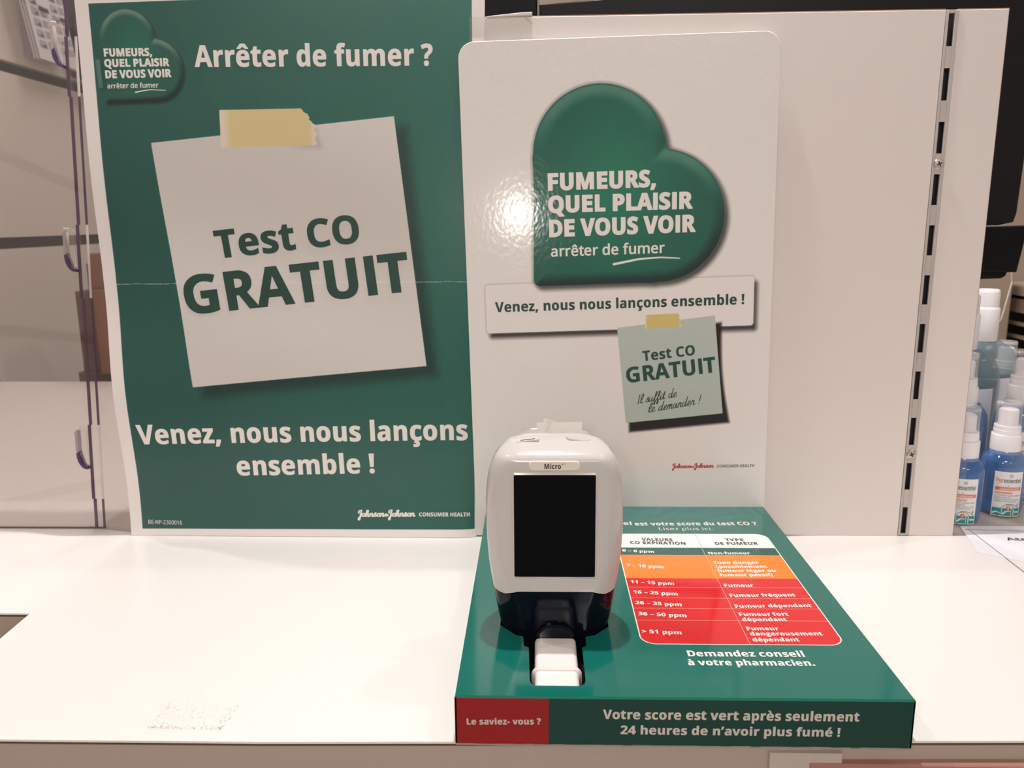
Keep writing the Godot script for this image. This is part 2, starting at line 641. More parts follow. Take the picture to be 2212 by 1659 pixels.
# the box lid's artwork: x -42 .. 189, z 5 .. 281 (the score table)
func table_print() -> ImageTexture:
	var k := 6.0
	var x0 := -42.5
	var y1 := -4.0
	var im := Image.create(int(232 * k), int(278 * k), false, Image.FORMAT_RGB8)
	var green := rgb(18, 103, 92)
	var white := rgb(238, 232, 226)
	im.fill(green)
	var px := func(x: float) -> int: return int((x - x0) * k)
	var py := func(y: float) -> int: return int((y1 - y) * k)
	var L := 59.0
	var R := 174.0
	var rows := [[-64.5, white], [-91.0, rgb(16, 84, 70)], [-104.0, rgb(240, 126, 24)], [-142.3, rgb(208, 32, 36)], [-227.8, green]]
	for i in 4:
		im.fill_rect(Rect2i(px.call(L), py.call(rows[i][0]), int((R - L) * k), py.call(rows[i + 1][0]) - py.call(rows[i][0])), rows[i][1])
	var rule := rgb(238, 176, 160)
	for y in [-155.5, -170.8, -184.6, -199.8]:
		im.fill_rect(Rect2i(px.call(L), py.call(y), int((R - L) * k), 2), rule)
	im.fill_rect(Rect2i(px.call(120.3), py.call(-91.0), 2, int(136.5 * k)), rule)
	im.fill_rect(Rect2i(px.call(120.5), py.call(-66.0), 2, int(25 * k)), rgb(120, 122, 118))
	var half := Vector2((R - L) / 2.0, (227.8 - 64.5) / 2.0)
	var c0 := Vector2((L + R) / 2.0, -(227.8 + 64.5) / 2.0)
	for j in range(py.call(-62.0), py.call(-231.0)):
		for i in range(px.call(L - 3), px.call(R + 3)):
			var p := Vector2(x0 + (i + 0.5) / k, y1 - (j + 0.5) / k)
			var q := (p - c0).abs() - half + Vector2(9, 9)
			var d := Vector2(maxf(q.x, 0), maxf(q.y, 0)).length() + minf(maxf(q.x, q.y), 0.0) - 9.0
			if d > -1.2:
				var c := im.get_pixel(i, j)
				c = c.lerp(white, step(-0.75, -0.6, d))
				c = c.lerp(green, step(-0.05, 0.1, d))
				im.set_pixel(i, j, c)
	return ImageTexture.create_from_image(im)

func noise_map(freq: float, seed_: int, size := 512, octaves := 3) -> NoiseTexture2D:
	var n := FastNoiseLite.new()
	n.seed = seed_
	n.frequency = freq
	n.fractal_octaves = octaves
	var t := NoiseTexture2D.new()
	t.width = size
	t.height = size
	t.seamless = true
	t.noise = n
	return t

# ================================================================ the scene
func _ready() -> void:
	# camera
	var cam := Camera3D.new()
	cam.name = "camera"
	cam.transform = Transform3D(Basis.from_euler(Vector3(-0.202543, 0.031305, -0.008936), EULER_ORDER_YXZ), Vector3(0, 0.264093, 0.646355))
	cam.fov = rad_to_deg(2.0 * atan(829.5 / 1735.24))
	cam.near = 0.02
	var lens := CameraAttributesPhysical.new()
	lens.frustum_focal_length = 25.1
	lens.frustum_focus_distance = 0.5
	lens.exposure_aperture = 15.0
	cam.attributes = lens
	cam.fov = rad_to_deg(2.0 * atan(829.5 / 1735.24))
	cam.near = 0.02
	cam.far = 50.0
	add_child(cam)
	# surroundings and exposure
	var we := WorldEnvironment.new()
	var env := Environment.new()
	env.background_mode = Environment.BG_COLOR
	env.background_color = Color.BLACK
	env.tonemap_mode = Environment.TONE_MAPPER_LINEAR
	env.tonemap_exposure = 1.0
	env.sdfgi_enabled = true
	env.ssao_enabled = true
	env.ssil_enabled = true
	we.environment = env
	we.name = "surroundings"
	add_child(we)
	# lamps: ceiling panels in front and beside, one spotlight hanging over the counter, the phone's own torch
	make_fonts()
	materials()
	for s in [[Vector3(-0.7, 1.97, 3.2), 1.2, 0.6, 4.9, "square ceiling light panel over the shop floor at the left"], [Vector3(1.0, 1.97, 4.8), 1.2, 0.6, 5.6, "square ceiling light panel far across the shop floor"], [Vector3(1.35, 1.97, 0.5), 0.6, 0.6, 0.2, "square ceiling light panel above the right end of the counter"], [Vector3(-0.55, 1.97, -1.5), 0.6, 0.6, 2.2, "square ceiling light panel behind the counter partition"]]:
		ceiling_panel(s[0], s[1], s[2], s[3], s[4])
	spotlight(Vector3(0.01, 0.92, 0.028), 0.62, 0.009, "white cylindrical spotlight hanging above the breath tester")
	spotlight(Vector3(1.02, 1.90, -0.25), 0.42, 0.02, "white cylindrical spotlight hanging behind the blue bottles")
	spotlight(Vector3(-0.93, 1.80, -0.22), 0.6, 0.02, "white cylindrical spotlight hanging near the clad side wall")
	var torch := OmniLight3D.new()
	torch.name = "phone_torch"
	torch.position = Vector3(-0.0275, 0.2712, 0.64)
	torch.light_energy = 0.03
	torch.light_size = 0.005
	torch.light_color = Color(1.0, 0.97, 0.93)
	torch.shadow_enabled = true
	torch.omni_range = 6.0
	torch.omni_attenuation = 2.0
	add_child(torch)
	room()
	counter()
	partition()
	poster()
	display()
	breath_tester()
	acrylic()
	left_background()
	monitor()
	bottles()
	small_things()

func materials() -> void:
	M.white = mat(rgb(238, 232, 226), 0.35)
	M.print_white = mat(rgb(232, 224, 218), 0.4)
	M.print_dark = mat(rgb(28, 66, 54), 0.5)
	M.black = mat(rgb(22, 21, 21), 0.35)
	M.warm_light = Color(1.0, 0.985, 0.985)

func area(where: Vector3, w: float, d: float, energy: float) -> void:
	var l := AreaLight3D.new()
	l.area_size = Vector2(w, d)
	l.name = "panel_light"
	l.transform = Transform3D(Basis(Vector3.RIGHT, -PI / 2), where)
	l.light_energy = energy
	l.light_color = M.warm_light
	l.area_range = 8.0
	l.area_attenuation = 2.0
	l.shadow_enabled = true
	add_child(l, true)

func ceiling_panel(where: Vector3, w: float, d: float, energy: float, label: String) -> void:
	var t := thing("ceiling_light", label, "ceiling light", where)
	var st := start()
	for s in [[Vector3(-w / 2 - 0.02, 0, -d / 2 - 0.02), Vector3(w / 2 + 0.02, 0.03, -d / 2)], [Vector3(-w / 2 - 0.02, 0, d / 2), Vector3(w / 2 + 0.02, 0.03, d / 2 + 0.02)], [Vector3(-w / 2 - 0.02, 0, -d / 2), Vector3(-w / 2, 0.03, d / 2)], [Vector3(w / 2, 0, -d / 2), Vector3(w / 2 + 0.02, 0.03, d / 2)]]:
		box(st, s[0], s[1], 0.002)
	obj("frame", st, M.white, t)
	var e := mat(Color.WHITE, 0.6)
	e.emission_enabled = true
	e.emission = M.warm_light
	e.emission_energy_multiplier = 0.6
	st = start()
	box(st, Vector3(-w / 2, 0.008, -d / 2), Vector3(w / 2, 0.024, d / 2))
	obj("diffuser", st, e, t)
	area(where + Vector3(0, 0.004, 0), w, d, energy)

func spotlight(where: Vector3, energy: float, size: float, label: String) -> void:
	var t := thing("spotlight", label, "lamp", where)
	var st := start()
	lathe(st, [0.03, 0.0, 0.034, 0.0, 0.034, 0.09, 0.03, 0.094, 0.004, 0.096, 0.004, 1.998 - where.y], Vector3(0, 0.012, 0), 28, true)
	lathe(st, [0.026, 0.03, 0.03, 0.0], Vector3(0, 0.012, 0), 28, true)
	obj("housing", st, M.white, t)
	var e := mat(Color.WHITE, 0.6)
	e.emission_enabled = true
	e.emission = M.warm_light
	e.emission_energy_multiplier = 4.0
	st = start()
	lathe(st, [0.0, 0.024, 0.02, 0.026, 0.026, 0.032, 0.0, 0.036], Vector3.ZERO, 24, true)
	obj("lamp_bulb", st, e, t)
	var l := SpotLight3D.new()
	l.name = "spot_beam"
	l.position = where + Vector3(0, 0.008, 0)
	l.rotation.x = -PI / 2
	l.light_energy = energy
	l.light_size = size
	l.light_color = M.warm_light
	l.spot_angle = 62.0
	l.spot_angle_attenuation = 0.6
	l.spot_range = 6.0
	l.spot_attenuation = 2.0
	l.shadow_enabled = true
	add_child(l, true)

func room() -> void:
	var plaster := mat(rgb(226, 222, 219), 0.9)
	var st := start()
	box(st, Vector3(-1.3, -1.0, -2.6), Vector3(2.4, -0.9, 7.0))
	struct("floor", st, mat(rgb(146, 142, 140), 0.5))
	st = start()
	box(st, Vector3(-1.3, 2.0, -2.6), Vector3(2.4, 2.1, 7.0))
	struct("ceiling", st, mat(rgb(235, 230, 224), 0.9))
	st = start()
	box(st, Vector3(2.2, -0.9, -2.4), Vector3(2.4, 2.0, 6.8))
	struct("wall_right", st, plaster)
	st = start()
	box(st, Vector3(-1.3, -0.9, -2.6), Vector3(2.4, 2.0, -2.4))
	struct("wall_back", st, mat(rgb(168, 152, 134), 0.8))
	st = start()
	box(st, Vector3(-1.3, -0.9, 6.8), Vector3(2.4, 2.0, 7.0))
	struct("wall_front", st, plaster)
	# clad left wall: pale boards with dark open joints
	st = start()
	box(st, Vector3(-1.3, -0.9, -2.4), Vector3(-1.016, 2.0, 6.8))
	var w := struct("wall_left", st, mat(rgb(40, 34, 31), 0.7))
	var board := mat(rgb(226, 213, 201), 0.42)
	for k in range(-4, 7):
		var lo := 0.2275 + 0.011 + 0.3275 * (k - 1)
		var hi := lo + 0.3275 - 0.022
		for z in [[-2.39, -1.262], [-1.258, 6.79]]:
			st = start()
			box(st, Vector3(-1.0162, maxf(lo, -0.9), z[0]), Vector3(-1.0, minf(hi, 1.999), z[1]), 0.0008)
			obj("panel", st, board, w)

func counter() -> void:
	var t := thing("shop_counter", "white laminate counter slab with a taupe edge, stepped back at the left", "counter")
	var outline := notch_outline()
	var up := Transform3D(Basis(Vector3.RIGHT, Vector3.FORWARD, Vector3.UP), Vector3.ZERO)
	var white := mat(rgb(236, 231, 226), 0.28)
	var st := start()
	prism(st, outline, -0.0012, 0.0, 0.0, up, false)
	obj("laminate_top", st, white, t)
	st = start()
	prism(st, inset(outline, 0.0006), -0.0026, -0.0012, 0.0, up, false)
	obj("glue_joint", st, mat(rgb(92, 62, 54), 0.8), t)
	st = start()
	prism(st, outline, -0.06, -0.0026, 0.0, up, false)
	obj("edge_band", st, mat(rgb(176, 160, 147), 0.4), t)
	# what is left of a strip of adhesive: a faint parallelogram of specks
	var r := RandomNumberGenerator.new()
	r.seed = 7
	st = start()
	for k in 420:
		var u := r.randf()
		var v := r.randf()
		if k % 3 != 0:
			if r.randf() < 0.62:
				v = absf(r.randfn(0.0, 0.07))
			else:
				u = clampf(1.0 - absf(r.randfn(0.0, 0.08)), 0, 1) if r.randf() < 0.6 else absf(r.randfn(0.0, 0.05))
		var c := Vector3(-0.2085 + u * 0.041 + v * 0.002, 0.00012, 0.270 - v * 0.0225 + u * 0.001)
		var s := 0.00016 + 0.0003 * pow(r.randf(), 3.0)
		var a := r.randf() * TAU
		var e := Vector3(cos(a), 0, sin(a)) * s
		var f := Vector3(-sin(a), 0, cos(a)) * s * (0.4 + r.randf() * 0.7)
		quad(st, c - e - f, c - e + f, c + e + f, c + e - f)
	obj("adhesive_residue", st, mat(rgb(208, 202, 197), 0.7), t).set_meta("kind", "stuff")
	# the taupe worktop behind, and the carcass below
	t = thing("back_worktop", "grey beige worktop running back behind the acrylic screen and the bottles", "counter")
	st = start()
	box(st, Vector3(-0.998, -0.06, -0.672), Vector3(1.2, -0.0004, -0.0165), 0.0008)
	prism(st, PackedVector2Array([Vector2(-0.384, 0.0108), Vector2(-0.344, 0.0008), Vector2(0.9, 0.0008), Vector2(0.9, 0.0165), Vector2(-0.384, 0.0165)]), -0.06, -0.0004, 0.0, up, false)
	obj("slab", st, mat(rgb(190, 178, 170), 0.3), t)
	st = start()
	box(st, Vector3(-0.99, -0.9, -0.65), Vector3(1.1, -0.06, 0.255), 0.002)
	tag(obj("base_cabinet", st, mat(rgb(150, 138, 128), 0.6)), "plain beige cabinet carcass carrying the white counter slab", "cabinet")

func notch_outline() -> PackedVector2Array:
	# (x, -z); the slab steps back at the left, which leaves a corner notch at the picture's edge
	return PackedVector2Array([Vector2(-0.3436, -0.2812), Vector2(-0.28, -0.2806), Vector2(-0.144, -0.2802), Vector2(0.25, -0.2726), Vector2(0.9, -0.265), Vector2(0.9, 0.0), Vector2(-0.345, 0.0), Vector2(-0.385, 0.0102), Vector2(-0.998, 0.016), Vector2(-0.998, -0.1447), Vector2(-0.3504, -0.1447), Vector2(-0.3487, -0.1788)])

func partition() -> void:
	var t := thing("partition_panel", "white melamine partition panel standing on the counter behind the poster and display card", "panel")
	var white := mat(rgb(224, 215, 209), 0.42)
	var grain := noise_map(0.2, 3, 512, 2)
	grain.as_normal_map = true
	white.normal_enabled = true
	white.normal_texture = grain
	white.normal_scale = 0.006
	white.uv1_triplanar = true
	white.uv1_scale = Vector3(6, 6, 6)
	var st := start()
	box(st, Vector3(-0.33, 0.0, -0.018), Vector3(0.3034, 0.4127, 0.0), 0.0003)
	obj("wide_board", st, white, t)
	st = start()
	box(st, Vector3(0.3126, 0.0, -0.018), Vector3(0.3491, 0.4127, 0.0), 0.0003)
	obj("narrow_board", st, white, t)
	st = start()
	box(st, Vector3(0.3034, 0.0, -0.018), Vector3(0.3126, 0.4127, -0.012))
	obj("groove_back", st, mat(rgb(60, 56, 54), 0.7), t)
	var brown := mat(rgb(172, 140, 118), 0.7)
	st = start()
	box(st, Vector3(-0.33, 0.4127, -0.018), Vector3(0.3034, 0.4135, -0.0003))
	box(st, Vector3(0.3126, 0.4127, -0.018), Vector3(0.3491, 0.4135, -0.0003))
	box(st, Vector3(0.3491, 0.0, -0.018), Vector3(0.3494, 0.4135, -0.0003))
	obj("raw_edge", st, brown, t)
	# slotted upright let into the groove, every slot a real opening
	var rail := thing("slotted_rail", "grey metal slotted shelf upright screwed into the white partition panel", "shelf rail")
	st = start()
	var x0 := 0.3036
	var x1 := 0.3124
	var s0 := 0.3055
	var s1 := 0.3098
	box(st, Vector3(x0, 0.0006, -0.0012), Vector3(s0, 0.4127, 0.0006), 0.0002)
	box(st, Vector3(s1, 0.0006, -0.0012), Vector3(x1, 0.4127, 0.0006), 0.0002)
	var top := 0.4127
	for k in 11:
		var hi := 0.4104 - 0.0385 * k
		box(st, Vector3(s0, hi, -0.0012), Vector3(s1, top, 0.0006))
		top = hi - 0.0231
	box(st, Vector3(s0, 0.0006, -0.0012), Vector3(s1, top, 0.0006))
	box(st, Vector3(x0, 0.0006, -0.011), Vector3(x0 + 0.0006, 0.4127, -0.0012))
	box(st, Vector3(x1 - 0.0006, 0.0006, -0.011), Vector3(x1, 0.4127, -0.0012))
	obj("channel", st, mat(rgb(188, 180, 174), 0.4, 0.35), rail)
	st = start()
	box(st, Vector3(x0 + 0.0007, 0.0006, -0.0112), Vector3(x1 - 0.0007, 0.4127, -0.0045))
	obj("channel_back", st, mat(rgb(44, 42, 48), 0.5, 0.3), rail)
	for y in [0.3026, 0.0714]:
		var sc := Vector3(0.3082, y, 0.0006)
		st = start()
		var tilt := Transform3D(Basis(Vector3.RIGHT, PI / 2), sc)
		var s2 := start()
		lathe(s2, [0.0042, 0.0, 0.0042, 0.0004, 0.0034, 0.0012, 0.0016, 0.0014, 0.0, 0.0014], Vector3.ZERO, 24, true)
		s2.generate_normals()
		st.append_from(s2.commit(), 0, tilt)
		var screw := put("screw", st.commit(), mat(rgb(190, 184, 178), 0.25, 0.9), rail)
		st = start()
		for a in [0.4, 0.4 + PI / 2]:
			var d := Vector3(cos(a), sin(a), 0)
			var n := Vector3(-sin(a), cos(a), 0)
			quad(st, sc + Vector3(0, 0, 0.00146) - d * 0.002 - n * 0.0005, sc + Vector3(0, 0, 0.00146) + d * 0.002 - n * 0.0005, sc + Vector3(0, 0, 0.00146) + d * 0.002 + n * 0.0005, sc + Vector3(0, 0, 0.00146) - d * 0.002 + n * 0.0005)
		obj("cross_recess", st, mat(rgb(40, 38, 36), 0.6), screw)

# ---------------------------------------------------------------- poster
func poster_at(x: float, y: float, lift := 0.0) -> Vector3:
	# x, y in millimetres on the poster's plane; the sheet bows a little at its left and bottom edges
	var u := clampf((x + 349.0) / 300.0, 0.0, 1.0)
	var z := 0.0021
	if y < 60.0:
		z += 0.0065 * pow(1.0 - y / 60.0, 2.0) * (0.45 + 0.55 * u if u < 0.98 else 1.0) * clampf((1.03 - u) * 14.0, 0.0, 1.0)
	z += (0.0075 * exp(-pow((y - 128.0) / 60.0, 2)) + 0.0045 * exp(-pow((y - 300.0) / 80.0, 2))) * pow(1.0 - u, 2.2)
	z += 0.0004 * exp(-absf(y - 215.4) / 12.0) * (1.0 - 0.9 * u)
	return Vector3(x / 1000.0, y / 1000.0, z + lift)

func poster() -> void:
	var t := thing("poster", "large green and white paper poster with a taped note reading Test CO gratuit", "poster")
	var m := mat(Color.WHITE, 0.3)
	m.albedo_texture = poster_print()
	var bl := Vector2(-349.0, 0.3)
	var br := Vector2(-51.2, 0.3)
	var tl := Vector2(-349.0, 433.5)
	var tr := Vector2(-37.6, 434.0)
	var nx := 40
	var ny := 70
	for side in 2:
		var st := start()
		st.set_smooth_group(0)
		for j in ny:
			for i in nx:
				var p := []
				var uv := []
				for c in [[0, 0], [1, 0], [1, 1], [0, 1]]:
					var u := float(i + c[0]) / nx
					var v := float(j + c[1]) / ny
					var q: Vector2 = bl.lerp(br, u).lerp(tl.lerp(tr, u), v)
					p.append(poster_at(q.x, q.y, 0.0 if side == 0 else -0.0002))
					uv.append(Vector2((q.x + 352.0) / 318.0, (438.0 - q.y) / 442.0))
				if side == 0:
					tri_uv(st, [p[0], p[1], p[2]], [uv[0], uv[1], uv[2]])
					tri_uv(st, [p[0], p[2], p[3]], [uv[0], uv[2], uv[3]])
				else:
					tri(st, p[0], p[2], p[1])
					tri(st, p[0], p[3], p[2])
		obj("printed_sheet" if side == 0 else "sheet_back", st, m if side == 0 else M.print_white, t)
	var on := func(x: float, y: float) -> Vector3: return poster_at(x, y, 0.00022)
	var white: StandardMaterial3D = M.print_white
	lines("headline", [["Arrêter de fumer ?", "B", -260.8, 380.3, -78.0, 379.0, 15.13]], on, white, t, 9.0)
	lines("heart_lettering", [["FUMEURS,", "K", -330.1, 388.7, -292.8, 388.7, 5.48], ["QUEL PLAISIR", "K", -330.4, 381.1, -280.1, 381.2, 5.44], ["DE VOUS VOIR", "K", -330.4, 372.8, -279.2, 373.2, 5.54], ["arrêter de fumer", "R", -329.6, 365.3, -289.9, 365.6, 3.48]], on, white, t, 9.0)
	var sw := PackedVector2Array()
	ribbon(sw, [Vector2(-308.1, 362.2), Vector2(-303, 363.2), Vector2(-296.8, 364.0), Vector2(-284.6, 363.4)], 0.95, 0.4)
	flat("underline_stroke", sw, on, white, t, 9.0)
	lines("note_lettering", [["Test CO", "B", -254.9, 235.3, -139.4, 247.2, 21.41], ["GRATUIT", "B", -283.2, 190.2, -100.3, 208.5, 30.49]], on, M.print_dark, t, 9.0)
	lines("slogan", [["Venez, nous nous lançons", "B", -334.1, 81.8, -57.3, 84.6, 16.6], ["ensemble !", "B", -253.3, 53.6, -136.3, 55.7, 16.43]], on, white, t, 9.0)
	lines("reference_code", [["BE-NP-2300016", "L", -333.4, 10.7, -304.1, 9.9, 3.5]], on, white, t, 9.0)
	lines("company_lettering", [["JJ", "S", -152.3, 17.7, -102.6, 18.2, 2.91], ["CONSUMER HEALTH", "B", -99.8, 18.2, -56.8, 18.3, 3.19]], on, white, t, 9.0)

# ---------------------------------------------------------------- counter display: card and box
func display() -> void:
	var t := thing("counter_display", "white and green cardboard counter display, tall heart card behind a low score box", "display stand")
	var a := 0.0195
	var card := Transform3D(Basis(Vector3.BACK, a), Vector3(-0.0511, 0.0005, 0.0033)) * Transform3D(Basis.IDENTITY, Vector3(0.1205, 0.1975, 0))
	var m := mat(Color.WHITE, 0.14)
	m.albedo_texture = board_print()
	var bump := noise_map(0.055, 21, 1024, 2)
	bump.as_normal_map = true
	bump.bump_strength = 3.0
	m.normal_enabled = true
	m.normal_texture = bump
	m.normal_scale = 0.055
	var outline := PackedVector2Array()
	for q in rounded(0.241, 0.3935, 0.0125, 10):
		if q.y > 0.0:
			outline.append(q)
	outline.append(Vector2(-0.1205, -0.19675))
	outline.append(Vector2(0.1205, -0.19675))
	var st := start()
	prism(st, outline, -0.0004, 0.0018, 0.0003, card)
	obj("card", st, mat(rgb(238, 233, 228), 0.35), t)
	# printed facing of the card
	st = start()
	st.set_smooth_group(-1)
	var face := inset(outline, 0.0004)
	var ix := Geometry2D.triangulate_polygon(face)
	for i in range(0, ix.size(), 3):
		var q := [face[ix[i]], face[ix[i + 1]], face[ix[i + 2]]]
		if (q[1] - q[0]).cross(q[2] - q[0]) < 0:
			q = [q[0], q[2], q[1]]
		var p := []
		var uv := []
		for k in 3:
			var w: Vector3 = card * Vector3(q[k].x, q[k].y, 0.00195)
			p.append(w)
			uv.append(Vector2((w.x * 1000 + 62.0) / 258.0, (400.0 - w.y * 1000) / 404.0))
		tri_uv(st, p, uv)
	st.generate_normals()
	st.generate_tangents()
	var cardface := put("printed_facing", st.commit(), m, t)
	var on := func(x: float, y: float) -> Vector3: return Vector3(x / 1000.0, y / 1000.0, 0.0053)
	var white: StandardMaterial3D = M.print_white
	lines("heart_lettering", [["FUMEURS,", "K", 9.2, 285.8, 92.6, 287.8, 12.14], ["QUEL PLAISIR", "K", 9.4, 268.8, 121.4, 271.2, 12.09], ["DE VOUS VOIR", "K", 10.2, 250.3, 124.2, 253.5, 12.41], ["arrêter de fumer", "R", 11.6, 234.9, 100.7, 237.2, 7.89]], on, white, cardface)
	var sw := PackedVector2Array()
	ribbon(sw, [Vector2(61.0, 228.5), Vector2(80.7, 232.4), Vector2(97.4, 233.6), Vector2(112.6, 232.8)], 1.9, 0.8)
	flat("underline_stroke", sw, on, white, cardface)
	var ink := mat(rgb(20, 66, 52), 0.45)
	lines("slogan", [["Venez, nous nous lançons ensemble !", "B", -33.0, 191.1, 164.5, 196.5, 7.84]], on, ink, cardface)
	lines("note_lettering", [["Test CO", "B", 85.8, 150.9, 127.4, 155.9, 8.11], ["GRATUIT", "B", 73.3, 132.9, 144.7, 141.9, 12.46]], on, ink, cardface)
	lines("handwriting", [["Il suffit de", "S", 82.2, 115.5, 114.5, 121.7, 3.7], ["le demander !", "S", 90.7, 108.2, 135.0, 116.1, 3.7]], on, mat(rgb(42, 48, 42), 0.5), cardface)
	lines("company_script", [["JJ", "S", 111.8, 60.9, 146.5, 61.5, 2.0]], on, mat(rgb(182, 62, 58), 0.5), cardface)
	lines("company_lettering", [["CONSUMER HEALTH", "B", 148.6, 61.4, 179.3, 62.0, 2.35]], on, mat(rgb(118, 106, 98), 0.5), cardface)
	# the box: lid in two halves round the cut-out, walls, chamfered front edge
	var hb := 0.0273
	var gloss := mat(Color.WHITE, 0.1, 0.0, 0.52)
	gloss.albedo_texture = table_print()
	var lump := noise_map(0.006, 31, 512, 2)
	lump.as_normal_map = true
	lump.bump_strength = 1.0
	gloss.normal_enabled = true
	gloss.normal_texture = lump
	gloss.normal_scale = 0.06
	# (x, z) in millimetres, left half then right half, both meeting on x = 10
	var left := [Vector2(-41.7, 5.4), Vector2(10, 5.4), Vector2(10, 168), Vector2(-22, 168), Vector2(-22, 207), Vector2(-12.5, 218.6), Vector2(-8.2, 220.2), Vector2(-7.6, 230.4), Vector2(-4.8, 232.6), Vector2(-4.0, 265.5), Vector2(-3.2, 268.2), Vector2(-1.2, 270), Vector2(10, 270), Vector2(10, 279.3), Vector2(-41.7, 279.3)]
	var right := [Vector2(188.3, 5.4), Vector2(188.3, 279.3), Vector2(10, 279.3), Vector2(10, 270), Vector2(22.4, 270.2), Vector2(24.4, 268.2), Vector2(25.2, 265.5), Vector2(25.2, 232.2), Vector2(27.6, 230.2), Vector2(28.0, 220.2), Vector2(33.4, 218.2), Vector2(42.2, 208), Vector2(42.2, 168), Vector2(10, 168), Vector2(10, 5.4)]
	st = start()
	var under := start()
	var rims := []
	for half in [left, right]:
		var rim := start()
		var poly := PackedVector2Array(half)
		var jx := Geometry2D.triangulate_polygon(poly)
		for i in range(0, jx.size(), 3):
			var q := [poly[jx[i]], poly[jx[i + 1]], poly[jx[i + 2]]]
			if (q[1] - q[0]).cross(q[2] - q[0]) > 0:
				q = [q[0], q[2], q[1]]
			var p := []
			var uv := []
			for k in 3:
				p.append(Vector3(q[k].x / 1000, hb, q[k].y / 1000))
				uv.append(Vector2((q[k].x + 42.5) / 232.0, (q[k].y - 4.0) / 278.0))
			tri_uv(st, p, uv)
			tri(under, p[0] - Vector3(0, 0.0008, 0), p[2] - Vector3(0, 0.0008, 0), p[1] - Vector3(0, 0.0008, 0))
		for i in range(3 if half == left else 4, 11 if half == left else 12):
			var p0 := Vector3(poly[i].x / 1000, hb, poly[i].y / 1000)
			var p1 := Vector3(poly[i + 1].x / 1000, hb, poly[i + 1].y / 1000)
			quad(rim, p0, p1, p1 - Vector3(0, 0.0008, 0), p0 - Vector3(0, 0.0008, 0))
			quad(rim, p1, p0, p0 - Vector3(0, 0.0008, 0), p1 - Vector3(0, 0.0008, 0))
		rims.append(rim)
	st.generate_normals()
	st.generate_tangents()
	var lid := put("lid", st.commit(), gloss, t)
	obj("lid_underside", under, mat(rgb(60, 56, 52), 0.8), lid)
	for rim in rims:
		obj("cutout_rim", rim, mat(rgb(150, 160, 150), 0.6), lid)
	var green := mat(rgb(11, 60, 50), 0.16)
	st = start()
	var e := 0.0009
	# chamfer strips and the sides
	quad(st, Vector3(-0.0417, hb, 0.2793), Vector3(0.1883, hb, 0.2793), Vector3(0.1883, hb - e, 0.2803), Vector3(-0.0417, hb - e, 0.2803))
	box(st, Vector3(-0.0419, 0.0006, 0.0054), Vector3(-0.0412, hb - 0.0002, 0.2803))
	box(st, Vector3(0.1878, 0.0006, 0.0054), Vector3(0.1885, hb - 0.0002, 0.2803))
	box(st, Vector3(-0.0414, 0.0006, 0.0054), Vector3(0.188, hb - 0.001, 0.0064))
	obj("side_wall", st, mat(rgb(22, 100, 82), 0.16), t)
	st = start()
	box(st, Vector3(0.0056, 0.0006, 0.2788), Vector3(0.1886, hb - e, 0.2803))
	var front := obj("front_panel", st, green, t)
	st = start()
	box(st, Vector3(-0.0422, 0.0006, 0.2788), Vector3(0.0056, hb - e, 0.2803))
	var red := obj("red_front_panel", st, mat(rgb(148, 20, 18), 0.16), t)
	st = start()
	box(st, Vector3(-0.0414, 0.0002, 0.0064), Vector3(0.188, 0.0009, 0.2788))
	obj("box_floor", st, mat(rgb(120, 108, 96), 0.9), t)
	# torn grey board along the bottom front edge
	st = start()
	var r := RandomNumberGenerator.new()
	r.seed = 4
	for k in 46:
		var x := -0.042 + 0.005 * k
		box(st, Vector3(x, 0.0, 0.2796), Vector3(x + 0.0052, 0.0005 + 0.0003 * r.randf(), 0.2806 + 0.0005 * r.randf()))
	obj("torn_bottom_edge", st, mat(rgb(160, 148, 136), 0.9), t).set_meta("kind", "stuff")
	var face_on := func(x: float, y: float) -> Vector3: return Vector3(x / 1000.0, y / 1000.0, 0.28045)
	var fw := mat(rgb(206, 196, 184), 0.35)
	lines("question", [["Le saviez- vous ?", "B", -36.1, 11.5, 1.7, 12.0, 3.4]], face_on, fw, red)
	lines("front_slogan", [["Votre score est vert après seulement", "B", 33.1, 15.5, 161.4, 15.5, 5.07], ["24 heures de n’avoir plus fumé !", "B", 42.1, 7.0, 152.5, 6.8, 4.72]], face_on, fw, front)
	var lid_on := func(x: float, y: float) -> Vector3: return Vector3(x / 1000.0, hb + 0.00015, -y / 1000.0)
	lines("lid_heading", [["Quel", "B", 56.9, -46.3, 74.5, -47.1, 6.9], ["est votre score du test CO ?", "B", 77.1, -48.0, 172.8, -46.5, 6.86], ["Lisez plus ici.", "L", 94.7, -57.4, 136.2, -57.5, 5.62]], lid_on, white, lid)
	lines("column_heading", [["VALEURS", "B", 78.4, -78.0, 101.4, -78.8, 5.0], ["CO EXPIRATION", "B", 69.1, -84.2, 110.0, -85.6, 5.0], ["TYPE", "B", 140.8, -78.4, 154.5, -78.5, 4.8], ["DE FUMEUR", "B", 131.7, -85.6, 163.4, -85.2, 4.9]], lid_on, mat(rgb(72, 76, 72), 0.5), lid)
	lines("score_values", [["0 – 6 ppm", "B", 61.7, -98.6, 84.4, -101.0, 4.3], ["7 – 10 ppm", "B", 61.9, -124.0, 87.3, -127.0, 4.3], ["11 – 15 ppm", "B", 61.7, -150.0, 90.1, -152.9, 4.3], ["16 – 25 ppm", "B", 61.8, -164.9, 90.0, -167.6, 4.3], ["26 – 35 ppm", "B", 61.4, -179.6, 89.9, -182.2, 4.3], ["36 – 50 ppm", "B", 61.5, -194.0, 90.3, -196.4, 4.25], ["> 51 ppm", "B", 61.0, -215.5, 83.7, -216.8, 4.1]], lid_on, white, lid)
